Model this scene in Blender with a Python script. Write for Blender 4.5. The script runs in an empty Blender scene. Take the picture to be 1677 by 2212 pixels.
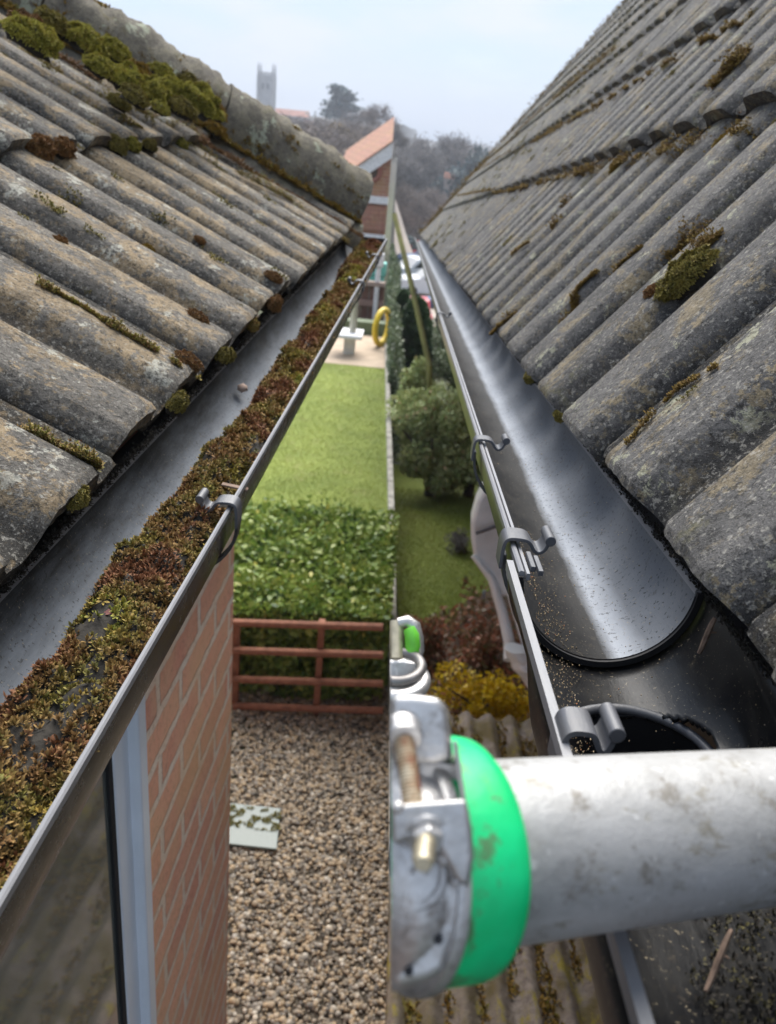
import bpy, math, random
import numpy as np
from mathutils import Vector, Matrix, noise

# ------------------------------------------------------------------ camera, sky, sun, exposure
SC = bpy.context.scene
H = 3.0                                   # eye height above the left garden
F, CX, CY = 1820.0, 838.5, 1106.0         # focal length and centre of the picture (picture 1677 x 2212)
CAM = np.array([0.0, 0.0, H])

def unit(v):
    v = np.asarray(v, float); return v / np.linalg.norm(v)
def rc(u, v): return unit([u - CX, -(v - CY), -F])
_up = -rc(443, 5100)
_f = np.array([0, 0, -1.0]); _f = unit(_f - _up * np.dot(_f, _up))
_r = np.cross(_f, _up)
RW = np.array([_r, _f, _up])              # camera axes -> world axes
def ray(u, v): return RW @ rc(u, v)
def at_y(u, v, y):
    d = ray(u, v); return CAM + d * (y / d[1])
def at_z(u, v, z):
    d = ray(u, v); return CAM + d * ((z - H) / d[2])
def at_depth(u, v, z):
    return CAM + RW @ np.array([(u - CX) * z / F, -(v - CY) * z / F, -z])

cam = bpy.data.cameras.new('camera')
cam.sensor_fit = 'VERTICAL'; cam.sensor_height = 36.0; cam.sensor_width = 36.0 * 776 / 1024
cam.lens = 36.0 * F / 2212
cam.clip_start = 0.02; cam.clip_end = 3000
cam.dof.use_dof = True; cam.dof.focus_distance = 0.56; cam.dof.aperture_fstop = 13.0
camo = bpy.data.objects.new('camera', cam); SC.collection.objects.link(camo)
camo.matrix_world = Matrix.Translation(Vector(CAM)) @ Matrix(RW.tolist()).to_4x4()
SC.camera = camo

world = bpy.data.worlds.new('World'); SC.world = world; world.use_nodes = True
wn = world.node_tree; wn.nodes.clear()
def wnode(t, **k):
    n = wn.nodes.new(t)
    for a, b in k.items(): setattr(n, a, b)
    return n
wo = wnode('ShaderNodeOutputWorld'); sky = wnode('ShaderNodeTexSky', sky_type='NISHITA', sun_disc=False)
sky.sun_elevation = math.radians(54); sky.sun_rotation = math.radians(0); sky.air_density = 1.0; sky.dust_density = 1.5
bg1 = wnode('ShaderNodeBackground'); bg1.inputs[1].default_value = 0.10
bg2 = wnode('ShaderNodeBackground'); bg2.inputs[0].default_value = (0.72, 0.82, 0.97, 1); bg2.inputs[1].default_value = 0.63
wmix = wnode('ShaderNodeMixShader'); tc = wnode('ShaderNodeTexCoord'); mp = wnode('ShaderNodeMapping')
mp.inputs['Scale'].default_value = (1.6, 1.6, 5.0)
nz = wnode('ShaderNodeTexNoise'); nz.inputs['Scale'].default_value = 2.6; nz.inputs['Detail'].default_value = 5
rmp = wnode('ShaderNodeMapRange'); rmp.inputs[1].default_value = 0.32; rmp.inputs[2].default_value = 0.60
rmp.inputs[3].default_value = 0.62; rmp.inputs[4].default_value = 0.98
cr = wnode('ShaderNodeValToRGB'); cr.color_ramp.elements[0].color = (0.46, 0.64, 0.93, 1); cr.color_ramp.elements[0].position = .40
cr.color_ramp.elements[1].color = (0.78, 0.83, 0.92, 1); cr.color_ramp.elements[1].position = .60
L = wn.links.new
L(tc.outputs['Generated'], mp.inputs[0]); L(mp.outputs[0], nz.inputs['Vector']); L(nz.outputs[0], rmp.inputs[0]); L(nz.outputs[0], cr.inputs[0])
L(cr.outputs[0], bg2.inputs[0]); L(sky.outputs[0], bg1.inputs[0]); L(rmp.outputs[0], wmix.inputs[0]); L(bg1.outputs[0], wmix.inputs[1]); L(bg2.outputs[0], wmix.inputs[2])
L(wmix.outputs[0], wo.inputs[0])

sl = bpy.data.lights.new('sun', 'SUN'); sl.energy = 4.0; sl.angle = math.radians(55); sl.color = (1.0, 0.95, 0.88)
so = bpy.data.objects.new('sun', sl); SC.collection.objects.link(so)
_el, _az = math.radians(54), math.radians(0)      # azimuth clockwise from +Y
sd = Vector((math.sin(_az) * math.cos(_el), math.cos(_az) * math.cos(_el), math.sin(_el)))
so.rotation_euler = sd.to_track_quat('Z', 'Y').to_euler(); so.location = (-3, 12, 12)
SC.view_settings.view_transform = 'Standard'; SC.view_settings.look = 'None'
SC.view_settings.gamma = 1.0; SC.view_settings.exposure = 0.90
SC.render.engine = 'CYCLES'; SC.cycles.max_bounces = 6; SC.cycles.use_denoising = True

# ------------------------------------------------------------------ frames of the two eaves
class Frame:
    def __init__(s, d, e, w):
        s.d, s.e, s.w = map(unit, (d, e, w))
        s.M = Matrix(((s.e[0], s.d[0], s.w[0], CAM[0]), (s.e[1], s.d[1], s.w[1], CAM[1]), (s.e[2], s.d[2], s.w[2], CAM[2]), (0, 0, 0, 1)))
    def loc(s, u, v, **k):                      # picture point -> local (x across, y along, z up) on plane y= or z= or x=
        r = ray(u, v); q = np.array([np.dot(r, s.e), np.dot(r, s.d), np.dot(r, s.w)])
        ax = {'x': 0, 'y': 1, 'z': 2}[list(k)[0]]
        return q * (list(k.values())[0] / q[ax])
_d = unit([.024, 1, 0]); FL = Frame(_d, [_d[1], -_d[0], 0], [0, 0, 1])
_d = ray(885, 478); _e = unit([_d[1], -_d[0], 0]); FR = Frame(_d, _e, np.cross(_e, _d))
class _W: M = Matrix.Identity(4)
FW = _W()

class Roof:
    def __init__(s, fr, e0, w0, pitch, sg):
        t = math.radians(pitch); s.fr = fr; s.c, s.s, s.sg, s.e0, s.w0 = math.cos(t), math.sin(t), sg, e0, w0
    def P(s, a, b, n=0):
        a, b, n = np.broadcast_arrays(np.asarray(a, float), b, n)
        return np.stack([s.e0 + s.sg * (b * s.c - n * s.s), a, s.w0 + b * s.s + n * s.c], -1)
    def N(s): return np.array([-s.sg * s.s, 0, s.c])
    def hit(s, u, v):
        fr = s.fr; r = ray(u, v); q = np.array([np.dot(r, fr.e), np.dot(r, fr.d), np.dot(r, fr.w)]); n = s.N()
        p = q * ((np.dot(np.array([s.e0, 0, s.w0]), n) + .028) / np.dot(q, n))
        p = p - n * .028; return p[1], (p[0] - s.e0) * s.sg * s.c + (p[2] - s.w0) * s.s
RL = Roof(FL, -.252, -.287, 28, -1); RL.cfg = (.29, .62, .40, .024)
RR = Roof(FR, .205, -.195, 53, 1); RR.cfg = (.33, .71, .46, .026)
TILT, TH = .027, .020
def roll(u, amp):
    c = .5 + .5 * np.cos(2 * math.pi * (np.asarray(u) * 2 - .36)); k = np.clip((c - .10) / .40, 0, 1); return amp * (k * k * (3 - 2 * k) * .82 + .18 * c)
def surf(roof, a, b):
    W, ph, g, amp = roof.cfg; a = np.asarray(a, float); b = np.maximum(np.asarray(b, float), 0)
    return roll(((a - ph) / W) % 1, amp) + TILT * (1 - (b % g) / (g + .06))

# ------------------------------------------------------------------ object helpers
COL = SC.collection; BASE = {}
def props(o, label=None, cat=None, group=None, kind=None):
    if label: o['label'] = label
    if cat: o['category'] = cat
    if group: o['group'] = group
    if kind: o['kind'] = kind
    return o
def thing(name, fr, base, label, cat, group=None):
    o = bpy.data.objects.new(name, None); COL.objects.link(o); o.empty_display_size = .05
    o.matrix_world = fr.M @ Matrix.Translation(Vector(base)); BASE[o.name] = np.array(base, float)
    return props(o, label, cat, group)
def root_base(p):
    while p.parent: p = p.parent
    return BASE[p.name]
class MB:
    def __init__(s): s.v = []; s.f = []; s.n = 0; s.t = []
    def add(s, v, f, tint=None):
        v = np.asarray(v, float).reshape(-1, 3); s.v.append(v)
        s.f += [tuple(int(i) + s.n for i in q) for q in f]; s.n += len(v)
        s.t.append(np.full(len(v), .5) if tint is None else np.broadcast_to(np.asarray(tint, float), (len(v),)))
        return s
    def box(s, c, size, rot=None, tint=None):
        h = np.array(size) / 2.0
        v = np.array([[x, y, z] for x in (-1, 1) for y in (-1, 1) for z in (-1, 1)]) * h
        if rot is not None: v = v @ np.asarray(rot).T
        return s.add(v + np.array(c), [(0, 1, 3, 2), (4, 6, 7, 5), (0, 4, 5, 1), (2, 3, 7, 6), (0, 2, 6, 4), (1, 5, 7, 3)], tint)
    def tube(s, pts, rad, n=12, cap=True, tint=None):
        pts = [np.array(p, float) for p in pts]; m = len(pts)
        rad = [rad] * m if np.isscalar(rad) else rad
        V = []; pu = None
        for i, p in enumerate(pts):
            t = unit(pts[min(i + 1, m - 1)] - pts[max(i - 1, 0)])
            if pu is None: pu = np.array([0, 0, 1.0]) if abs(t[2]) < .9 else np.array([1.0, 0, 0])
            a = unit(np.cross(t, pu)); b = np.cross(a, t); pu = b
            for k in range(n):
                th = 2 * math.pi * k / n; V.append(p + rad[i] * (a * math.cos(th) + b * math.sin(th)))
        Fc = [(i * n + k, i * n + (k + 1) % n, (i + 1) * n + (k + 1) % n, (i + 1) * n + k) for i in range(m - 1) for k in range(n)]
        if cap: Fc += [tuple(range(n))[::-1], tuple((m - 1) * n + k for k in range(n))]
        return s.add(V, Fc, tint)
    def torus(s, c, ax, R, r, n=32, m=10):
        c = np.array(c, float); ax = unit(ax); a = unit(np.cross(ax, [0.31, .2, .93])); b = np.cross(ax, a)
        V = []
        for i in range(n):
            th = 2 * math.pi * i / n; o = a * math.cos(th) + b * math.sin(th)
            for j in range(m):
                ph = 2 * math.pi * j / m; V.append(c + o * (R + r * math.cos(ph)) + ax * r * math.sin(ph))
        return s.add(V, [(i * m + j, i * m + (j + 1) % m, ((i + 1) % n) * m + (j + 1) % m, ((i + 1) % n) * m + j) for i in range(n) for j in range(m)])
    def sweep(s, prof, ys, tint=None, cap=True):       # closed profile in (x,z) along y; ys list
        m = len(prof); V = []
        for y in ys:
            for (x, z) in prof: V.append((x, y, z))
        Fc = [(i * m + k, i * m + (k + 1) % m, (i + 1) * m + (k + 1) % m, (i + 1) * m + k) for i in range(len(ys) - 1) for k in range(m)]
        if cap: Fc += [tuple(range(m))[::-1], tuple((len(ys) - 1) * m + k for k in range(m))]
        return s.add(V, Fc, tint)
    def prism(s, poly, off):                      # 3D polygon extruded by off
        p = np.array(poly, float); m = len(p)
        return s.add(np.concatenate([p, p + np.array(off)]), [tuple(range(m)), tuple(range(2 * m - 1, m - 1, -1))] + [(k, k + m, (k + 1) % m + m, (k + 1) % m) for k in range(m)])
    def build(s, name, mat, parent=None, fr=None, smooth=35, bevel=0, label=None, cat=None, group=None, kind=None, base=None, fix=True):
        v = np.concatenate(s.v)
        if parent is not None: b = root_base(parent)
        else:
            if base is None: b = np.array([(v[:, 0].min() + v[:, 0].max()) / 2, (v[:, 1].min() + v[:, 1].max()) / 2, v[:, 2].min()])
            else: b = np.array(base, float)
        me = bpy.data.meshes.new(name); me.from_pydata((v - b).tolist(), [], s.f)
        at = me.attributes.new('tint', 'FLOAT', 'POINT'); at.data.foreach_set('value', np.concatenate(s.t).astype(np.float32))
        me.materials.append(mat); me.update()
        if fix:
            import bmesh
            bm = bmesh.new(); bm.from_mesh(me); bmesh.ops.recalc_face_normals(bm, faces=bm.faces); bm.to_mesh(me); bm.free()
        if smooth: me.shade_smooth(); me.set_sharp_from_angle(angle=math.radians(smooth))
        o = bpy.data.objects.new(name, me); COL.objects.link(o)
        if parent is not None: o.parent = parent
        else:
            o.matrix_world = (fr or FW).M @ Matrix.Translation(Vector(b)); BASE[o.name] = b
        if bevel:
            md = o.modifiers.new('bevel', 'BEVEL'); md.width = bevel; md.segments = 2; md.limit_method = 'ANGLE'
        return props(o, label, cat, group, kind)

def soup(name, V, nv, mat, tint, tip=None, parent=None, fr=None, smooth=False, faces=None, **k):
    """V (N,nv,3): N little faces (or N copies of a small mesh when faces given)."""
    N = V.shape[0]; v = V.reshape(-1, 3)
    if parent is not None: b = root_base(parent)
    else: b = np.array([v[:, 0].mean(), v[:, 1].mean(), v[:, 2].min()])
    me = bpy.data.meshes.new(name); fc = np.array([list(range(nv))]) if faces is None else np.array(faces)
    nf, fs = fc.shape
    loops = (fc[None] + (np.arange(N) * nv)[:, None, None]).reshape(-1).astype(np.int32)
    me.vertices.add(len(v)); me.vertices.foreach_set('co', (v - b).astype(np.float32).ravel())
    me.loops.add(len(loops)); me.loops.foreach_set('vertex_index', loops)
    me.polygons.add(N * nf); me.polygons.foreach_set('loop_start', (np.arange(N * nf) * fs).astype(np.int32))
    at = me.attributes.new('tint', 'FLOAT', 'POINT'); at.data.foreach_set('value', np.repeat(tint, nv).astype(np.float32))
    tp = me.attributes.new('tip', 'FLOAT', 'POINT'); tp.data.foreach_set('value', (np.full(len(v), .6) if tip is None else np.tile(tip, N)).astype(np.float32))
    me.materials.append(mat); me.update(calc_edges=True); me.validate()
    if smooth: me.shade_smooth()
    o = bpy.data.objects.new(name, me); COL.objects.link(o)
    if parent is not None: o.parent = parent
    else: o.matrix_world = (fr or FW).M @ Matrix.Translation(Vector(b)); BASE[o.name] = b
    return props(o, **k)

def perp(n):
    a = np.cross(n, np.array([.37, .21, .9])); a /= np.linalg.norm(a, axis=-1, keepdims=True) + 1e-9
    return a, np.cross(n, a)
def rnd_dirs(rng, N):
    v = rng.normal(size=(N, 3)); return v / np.linalg.norm(v, axis=1, keepdims=True)
def tufts(rng, P, Nn, size, nb, wid=.3):
    """little moss stars: nb pointed blades each"""
    N = len(P); Nn = np.broadcast_to(Nn, (N, 3)); a, b = perp(Nn)
    out = np.empty((N, nb, 4, 3))
    for k in range(nb):
        th = 2 * math.pi * (k + rng.random(N)) / nb; el = rng.uniform(.15, 1.25, N) if k else np.full(N, 1.4)
        dr = (a * np.cos(th)[:, None] + b * np.sin(th)[:, None]) * np.cos(el)[:, None] + Nn * np.sin(el)[:, None]
        sd_ = np.cross(dr, Nn); sd_ /= np.linalg.norm(sd_, axis=1, keepdims=True) + 1e-9
        ln = (size * rng.uniform(.7, 1.25, N))[:, None]
        out[:, k, 0] = P; out[:, k, 1] = P + dr * ln * .55 + sd_ * ln * wid * .5
        out[:, k, 2] = P + dr * ln; out[:, k, 3] = P + dr * ln * .55 - sd_ * ln * wid * .5
    return out.reshape(N * nb, 4, 3)
TIP4 = np.array([0, .5, 1, .5])
def leaves(rng, P, size, up=.35, out=None):
    N = len(P); n = rnd_dirs(rng, N) + np.array([0, 0, up])
    if out is not None: n += out
    n /= np.linalg.norm(n, axis=1, keepdims=True); a, b = perp(n)
    th = rng.random(N) * 6.283; d = a * np.cos(th)[:, None] + b * np.sin(th)[:, None]; e = np.cross(n, d)
    s = (size * rng.uniform(.6, 1.3, N))[:, None]
    return np.stack([P - d * s, P + e * s * .5 + n * s * .18, P + d * s, P - e * s * .5 + n * s * .18], 1)

_p = (1 + 5 ** .5) / 2; IC0 = np.array([[-1, _p, 0], [1, _p, 0], [-1, -_p, 0], [1, -_p, 0], [0, -1, _p], [0, 1, _p], [0, -1, -_p], [0, 1, -_p], [_p, 0, -1], [_p, 0, 1], [-_p, 0, -1], [-_p, 0, 1]]) / math.sqrt(1 + _p ** 2)
IF0 = [(0, 11, 5), (0, 5, 1), (0, 1, 7), (0, 7, 10), (0, 10, 11), (1, 5, 9), (5, 11, 4), (11, 10, 2), (10, 7, 6), (7, 1, 8), (3, 9, 4), (3, 4, 2), (3, 2, 6), (3, 6, 8), (3, 8, 9), (4, 9, 5), (2, 4, 11), (6, 2, 10), (8, 6, 7), (9, 8, 1)]
# ------------------------------------------------------------------ material helpers
class NT:
    def __init__(s, name):
        s.m = bpy.data.materials.new(name); s.m.use_nodes = True; s.t = s.m.node_tree; s.b = s.t.nodes['Principled BSDF']; s.tc = None
    def n(s, ty, ins=None, **k):
        q = s.t.nodes.new(ty)
        for a, b in k.items(): setattr(q, a, b)
        for a, b in (ins or {}).items(): s.set(q.inputs[a], b)
        return q
    def set(s, i, b):
        if hasattr(b, 'is_output') or isinstance(b, bpy.types.NodeSocket): s.t.links.new(b, i)
        elif isinstance(b, (tuple, list)) and len(b) == 3 and i.type == 'RGBA': i.default_value = (*b, 1)
        else: i.default_value = b
    def co(s, scale=(1, 1, 1), rot=(0, 0, 0)):
        if not s.tc: s.tc = s.n('ShaderNodeTexCoord')
        m = s.n('ShaderNodeMapping', {'Scale': scale, 'Rotation': rot}); s.t.links.new(s.tc.outputs['Object'], m.inputs[0]); return m.outputs[0]
    def noise(s, sc, det=3, rough=.55, co=None, dist=0):
        return s.n('ShaderNodeTexNoise', {'Scale': sc, 'Detail': det, 'Roughness': rough, 'Distortion': dist, 'Vector': co or s.co()}).outputs[0]
    def vor(s, sc, co=None, out='Distance', **k): return s.n('ShaderNodeTexVoronoi', {'Scale': sc, 'Vector': co or s.co()}, **k).outputs[out]
    def ramp(s, x, stops, interp='LINEAR'):
        r = s.n('ShaderNodeValToRGB', {0: x}); e = r.color_ramp; e.interpolation = interp
        while len(e.elements) < len(stops): e.elements.new(.5)
        for q, (p, c) in zip(e.elements, stops):
            q.position = p; q.color = (c, c, c, 1) if np.isscalar(c) else (*c, 1)
        return r.outputs[0]
    def mix(s, f, a, b, mode='MIX'):
        q = s.n('ShaderNodeMix', data_type='RGBA', blend_type=mode); s.set(q.inputs[0], f); s.set(q.inputs[6], a); s.set(q.inputs[7], b); return q.outputs[2]
    def math(s, op, a, b=0, c=0):
        q = s.n('ShaderNodeMath', operation=op); s.set(q.inputs[0], a); s.set(q.inputs[1], b); s.set(q.inputs[2], c); return q.outputs[0]
    def attr(s, nm='tint'): return s.n('ShaderNodeAttribute', attribute_name=nm).outputs['Fac']
    def bump(s, h, dist, st=1.0, prev=None):
        q = s.n('ShaderNodeBump', {'Height': h, 'Distance': dist, 'Strength': st})
        if prev: s.set(q.inputs['Normal'], prev)
        return q.outputs[0]
    def out(s, col, rough=.8, norm=None, **k):
        s.set(s.b.inputs['Base Color'], col); s.set(s.b.inputs['Roughness'], rough)
        if norm: s.set(s.b.inputs['Normal'], norm)
        for a, b in k.items(): s.set(s.b.inputs[a.replace('_', ' ')], b)
        return s.m

def plain(name, col, rough=.6, sc=20, var=.15, bump=0, **k):
    t = NT(name); n = t.noise(sc, 4); c = np.array(col)
    colr = t.ramp(n, [(.3, tuple(c * (1 - var))), (.7, tuple(np.minimum(c * (1 + var), 1)))])
    return t.out(colr, rough, t.bump(n, bump) if bump else None, **k)

def tile_mat(name, dark, light, tan, lich, thr_tan, thr_white, thr_green):
    t = NT(name); big = t.noise(7, 5, .6); mid = t.noise(38, 5, .65); fine = t.noise(330, 4, .75); sp = t.noise(900, 2, .6)
    base = t.mix(t.ramp(big, [(.35, 0.), (.68, 1.)]), dark, light)
    base = t.mix(t.ramp(mid, [(.38, .0), (.62, .35)]), base, tuple(np.array(light) * 1.25))
    base = t.mix(t.ramp(t.attr(), [(0, .0), (1, .35)]), base, tuple(np.array(dark) * .55), 'MIX')
    grn = t.math('MULTIPLY', t.math('SUBTRACT', t.noise(170, 4, .8), .5), .28); p1 = t.math('ADD', t.noise(13, 6, .72, dist=.4), grn)
    base = t.mix(t.ramp(p1, [(thr_tan, 0.), (thr_tan + .035, .75)]), base, t.mix(t.ramp(mid, [(.4, 0.), (.6, 1.)]), tan, tuple(np.array(tan) * .62)))
    p2 = t.math('ADD', t.noise(21, 5, .7, co=t.co((1, .8, 1), (.3, .7, .2))), grn)
    base = t.mix(t.ramp(p2, [(thr_white, 0.), (thr_white + .02, .8)]), base, lich)
    p3 = t.noise(9, 6, .75, co=t.co((1, 1, 1), (1.1, .4, 2.2)))
    base = t.mix(t.ramp(p3, [(thr_green, 0.), (thr_green + .05, .55)]), base, (.17, .16, .07))
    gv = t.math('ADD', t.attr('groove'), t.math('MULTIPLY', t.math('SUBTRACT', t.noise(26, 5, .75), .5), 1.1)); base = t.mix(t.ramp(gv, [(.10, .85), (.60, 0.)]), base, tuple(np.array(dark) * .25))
    # grains: pale and dark sand specks
    base = t.mix(t.ramp(fine, [(.54, 0.), (.64, .6)]), base, tuple(np.array(dark) * .25))
    base = t.mix(t.ramp(sp, [(.62, 0.), (.68, .55)]), base, (.42, .41, .38))
    co2 = t.noise(150, 5, .8); base = t.mix(t.ramp(co2, [(.38, .8), (.48, 0.)]), base, tuple(np.array(dark) * .2)); base = t.mix(t.ramp(t.noise(210, 3, .7), [(.56, 0.), (.66, .7)]), base, (.46, .44, .39)); base = t.mix(t.ramp(t.noise(17, 5, .75, co=t.co((1, 1, 1), (2, .4, .8))), [(.5, 0.), (.66, .55)]), base, tuple(np.array(dark) * .38)); base = t.mix(t.ramp(t.noise(85, 5, .8), [(.56, 0.), (.66, .5)]), base, tuple(np.array(tan) * .8))
    nb = t.bump(co2, .006, 1.0); nb = t.bump(fine, .0030, 1.0, nb); nb = t.bump(sp, .0008, 1.0, nb); nb = t.bump(mid, .004, .7, nb)
    return t.out(base, .85, nb, Specular_IOR_Level=.35)

M = {}
M['tileL'] = tile_mat('weathered_concrete_tile', (.105, .10, .093), (.26, .238, .205), (.50, .37, .21), (.60, .60, .52), .505, .60, .63)
M['tileR'] = tile_mat('grey_concrete_tile', (.092, .09, .091), (.22, .213, .206), (.40, .32, .19), (.50, .50, .36), .54, .615, .61)

def plastic(name, dust, col=(.012, .013, .016), rough=.22):
    t = NT(name); n = t.noise(30, 5, .7); s = t.noise(160, 4, .7, co=t.co((1, .15, 1)))
    d = t.math('MULTIPLY', t.ramp(n, [(.4, .2), (.7, 1.)]), dust)
    c = t.mix(d, col, (.20, .19, .17)); c = t.mix(t.ramp(s, [(.62, 0.), (.75, .25)]), c, (.16, .17, .19))
    return t.out(c, t.math('ADD', t.math('MULTIPLY', n, .2), rough), t.bump(s, .0003), Specular_IOR_Level=.6)
M['plastic'] = plastic('black_plastic', .2)
M['outer'] = plastic('dusty_brown_black_plastic', .35, (.028, .024, .021), .16)
M['clip'] = plastic('clip_plastic', .3, (.065, .07, .085), .32)
def trough_mat(name, xc, wdt, sheen, amt, r0=.16, tail=.35, spec=.5):
    """black plastic with a painted sky-reflection film along the bottom of the trough (object x)"""
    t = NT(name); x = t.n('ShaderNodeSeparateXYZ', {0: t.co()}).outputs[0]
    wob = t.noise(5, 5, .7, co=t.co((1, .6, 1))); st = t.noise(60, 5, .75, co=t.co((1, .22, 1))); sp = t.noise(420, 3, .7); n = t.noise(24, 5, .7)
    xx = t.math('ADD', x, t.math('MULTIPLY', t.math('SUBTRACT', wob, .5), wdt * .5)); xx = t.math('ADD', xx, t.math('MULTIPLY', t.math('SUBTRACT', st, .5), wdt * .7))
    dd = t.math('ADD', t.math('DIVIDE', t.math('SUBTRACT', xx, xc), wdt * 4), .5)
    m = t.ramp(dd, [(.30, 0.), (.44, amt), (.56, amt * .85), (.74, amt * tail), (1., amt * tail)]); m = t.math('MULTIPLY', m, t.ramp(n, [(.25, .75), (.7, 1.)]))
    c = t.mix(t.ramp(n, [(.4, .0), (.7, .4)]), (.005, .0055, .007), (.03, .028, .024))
    c = t.mix(m, c, sheen); c = t.mix(t.ramp(sp, [(.63, 0.), (.69, .6)]), c, (.30, .25, .17)); c = t.mix(t.ramp(t.noise(300, 3, .6), [(.60, 0.), (.66, .7)]), c, (.015, .013, .010)); c = t.mix(t.ramp(t.noise(70, 6, .8), [(.60, 0.), (.66, .5)]), c, (.05, .04, .028))
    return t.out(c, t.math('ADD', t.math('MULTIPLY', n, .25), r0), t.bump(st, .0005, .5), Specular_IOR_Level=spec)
GC = 0  # trough centres are local x relative to each gutter's base
M['troughL'] = trough_mat('gutter_inside_sky_grey', -.016, .05, (.20, .225, .26), .95, .60, .9)  # blue-grey reflection of the sky painted into the plastic's colour
M['troughR'] = trough_mat('gutter_inside_sky_streak', .0185, .0150, (.36, .39, .44), 1.0, .34, .42, .18)  # bright streak is the sky's reflection, painted as colour
M['rim'] = plastic('gutter_rim', .3, (.20, .205, .225), .3)
M['aluC'] = NT('cast_aluminium'); _t = M['aluC']
_n = _t.noise(60, 5, .7); _n2 = _t.noise(300, 4, .7)
_c = _t.ramp(_n, [(.3, (.33, .32, .31)), (.55, (.60, .59, .58)), (.8, (.68, .66, .64))]); _c = _t.mix(_t.ramp(_t.noise(45, 5, .75, co=_t.co((1, 1, 1), (.5, .2, 1))), [(.58, 0.), (.68, .7)]), _c, (.13, .09, .06))
M['aluC'] = _t.out(_c, .38, _t.bump(_n2, .0005), Metallic=.75)
_t = NT('oxidised_aluminium_tube'); _n = _t.noise(28, 6, .7, co=_t.co((.6, 1, 1))); _n2 = _t.noise(210, 5, .75); _n3 = _t.noise(75, 6, .78, co=_t.co((1, 1, 1), (.4, .9, .1)))
_c = _t.ramp(_n, [(.3, (.25, .25, .245)), (.5, (.43, .43, .425)), (.7, (.54, .54, .54))])
_c = _t.mix(_t.ramp(_n3, [(.56, 0.), (.64, .7)]), _c, (.17, .15, .12)); _c = _t.mix(_t.ramp(_t.noise(130, 4, .7), [(.62, 0.), (.70, .6)]), _c, (.80, .80, .79)); _c = _t.mix(_t.ramp(_t.noise(95, 5, .8, co=_t.co((.5, 1, 1), (.2, .6, .1))), [(.57, 0.), (.64, .7)]), _c, (.26, .24, .19))
_c = _t.mix(_t.ramp(_n2, [(.66, 0.), (.72, .6)]), _c, (.08, .06, .045))
M['alu'] = _t.out(_c, _t.ramp(_n, [(.3, .55), (.7, .36)]), _t.bump(_n2, .0004), Metallic=.35)
_t = NT('green_tape'); _n = _t.noise(40, 4); _n2 = _t.noise(55, 6, .75, co=_t.co((1, 1, 1), (.2, 1, .6)))
_c = _t.ramp(_n, [(.3, (.002, .50, .15)), (.7, (.005, .66, .24))]); _c = _t.mix(_t.ramp(_n2, [(.53, 0.), (.60, .8)]), _c, (.10, .13, .06)); _c = _t.mix(_t.ramp(_t.noise(16, 5, .7, co=_t.co((1, 1, 1), (.7, .1, .2))), [(.5, 0.), (.75, .5)]), _c, (.05, .30, .13))
M['green'] = _t.out(_c, .42, _t.bump(_n, .0008))
M['lime'] = plain('lime_paint', (.16, .62, .05), .4, 90, .25)
_t = NT('rusty_bolt'); _n = _t.noise(180, 4, .7); M['bolt'] = _t.out(_t.ramp(_n, [(.35, (.26, .07, .035)), (.5, (.36, .25, .15)), (.65, (.52, .45, .33))]), .6, None, Metallic=.3)
M['castdark'] = plain('grimy_cast_metal', (.20, .19, .185), .45, 90, .4, Metallic=.7)
M['brassy'] = plain('zinc_plated', (.52, .46, .33), .4, 200, .25, Metallic=.6)
M['dark'] = plain('dark_void', (.008, .008, .01), .7)
M['white'] = plain('white_upvc', (.72, .76, .82), .3, 9, .06)
M['fascia'] = plain('black_fascia', (.02, .02, .022), .4)

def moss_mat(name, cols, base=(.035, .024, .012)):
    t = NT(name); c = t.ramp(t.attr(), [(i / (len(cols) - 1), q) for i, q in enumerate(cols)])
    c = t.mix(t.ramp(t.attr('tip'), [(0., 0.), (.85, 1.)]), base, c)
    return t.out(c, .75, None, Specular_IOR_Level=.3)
BR, RB, OL, YG, GO = (.26, .15, .05), (.24, .10, .045), (.17, .165, .035), (.34, .36, .04), (.42, .29, .06)
M['moss'] = moss_mat('moss_mixed', [RB, BR, (.34, .22, .07), OL, GO, (.30, .31, .05)])
M['mossB'] = moss_mat('moss_brown', [RB, BR, (.25, .12, .04), (.16, .08, .03)])
M['mossG'] = moss_mat('moss_green', [(.19, .17, .035), (.33, .31, .045), (.46, .42, .08), (.30, .21, .05)], (.05, .045, .01))
M['mossO'] = moss_mat('moss_olive', [(.13, .11, .03), (.22, .19, .04), (.32, .25, .06), (.18, .18, .05)])
M['mossD'] = moss_mat('wet_debris', [(.03, .027, .022), (.05, .04, .03), (.025, .022, .02), (.04, .035, .02), (.16, .14, .05), (.03, .026, .02)], (.012, .01, .008))
M['mossR'] = moss_mat('moss_rib', [(.15, .10, .035), (.30, .19, .05), (.36, .26, .06), (.20, .10, .04)])
M['mossY'] = moss_mat('moss_golden', [(.30, .17, .03), (.38, .25, .04), (.22, .12, .02), (.28, .26, .03)], (.06, .035, .01))
M['soil'] = plain('dark_silt', (.022, .019, .015), .95, 90, .6, .003)
def leaf_mat(name, cols, rough=.45, tr=.25):
    t = NT(name); c = t.ramp(t.attr(), [(i / (len(cols) - 1), q) for i, q in enumerate(cols)])
    m = t.out(c, rough, None, Specular_IOR_Level=.5)
    tn = t.n('ShaderNodeBsdfTranslucent', {0: c}); mx = t.n('ShaderNodeMixShader', {0: tr})
    t.t.links.new(t.b.outputs[0], mx.inputs[1]); t.t.links.new(tn.outputs[0], mx.inputs[2])
    t.t.links.new(mx.outputs[0], t.t.nodes['Material Output'].inputs[0]); return m
M['hedge'] = leaf_mat('laurel_leaf', [(.05, .11, .02), (.13, .22, .04), (.23, .33, .06), (.36, .43, .10), (.15, .25, .05), (.58, .54, .12)])
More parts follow.
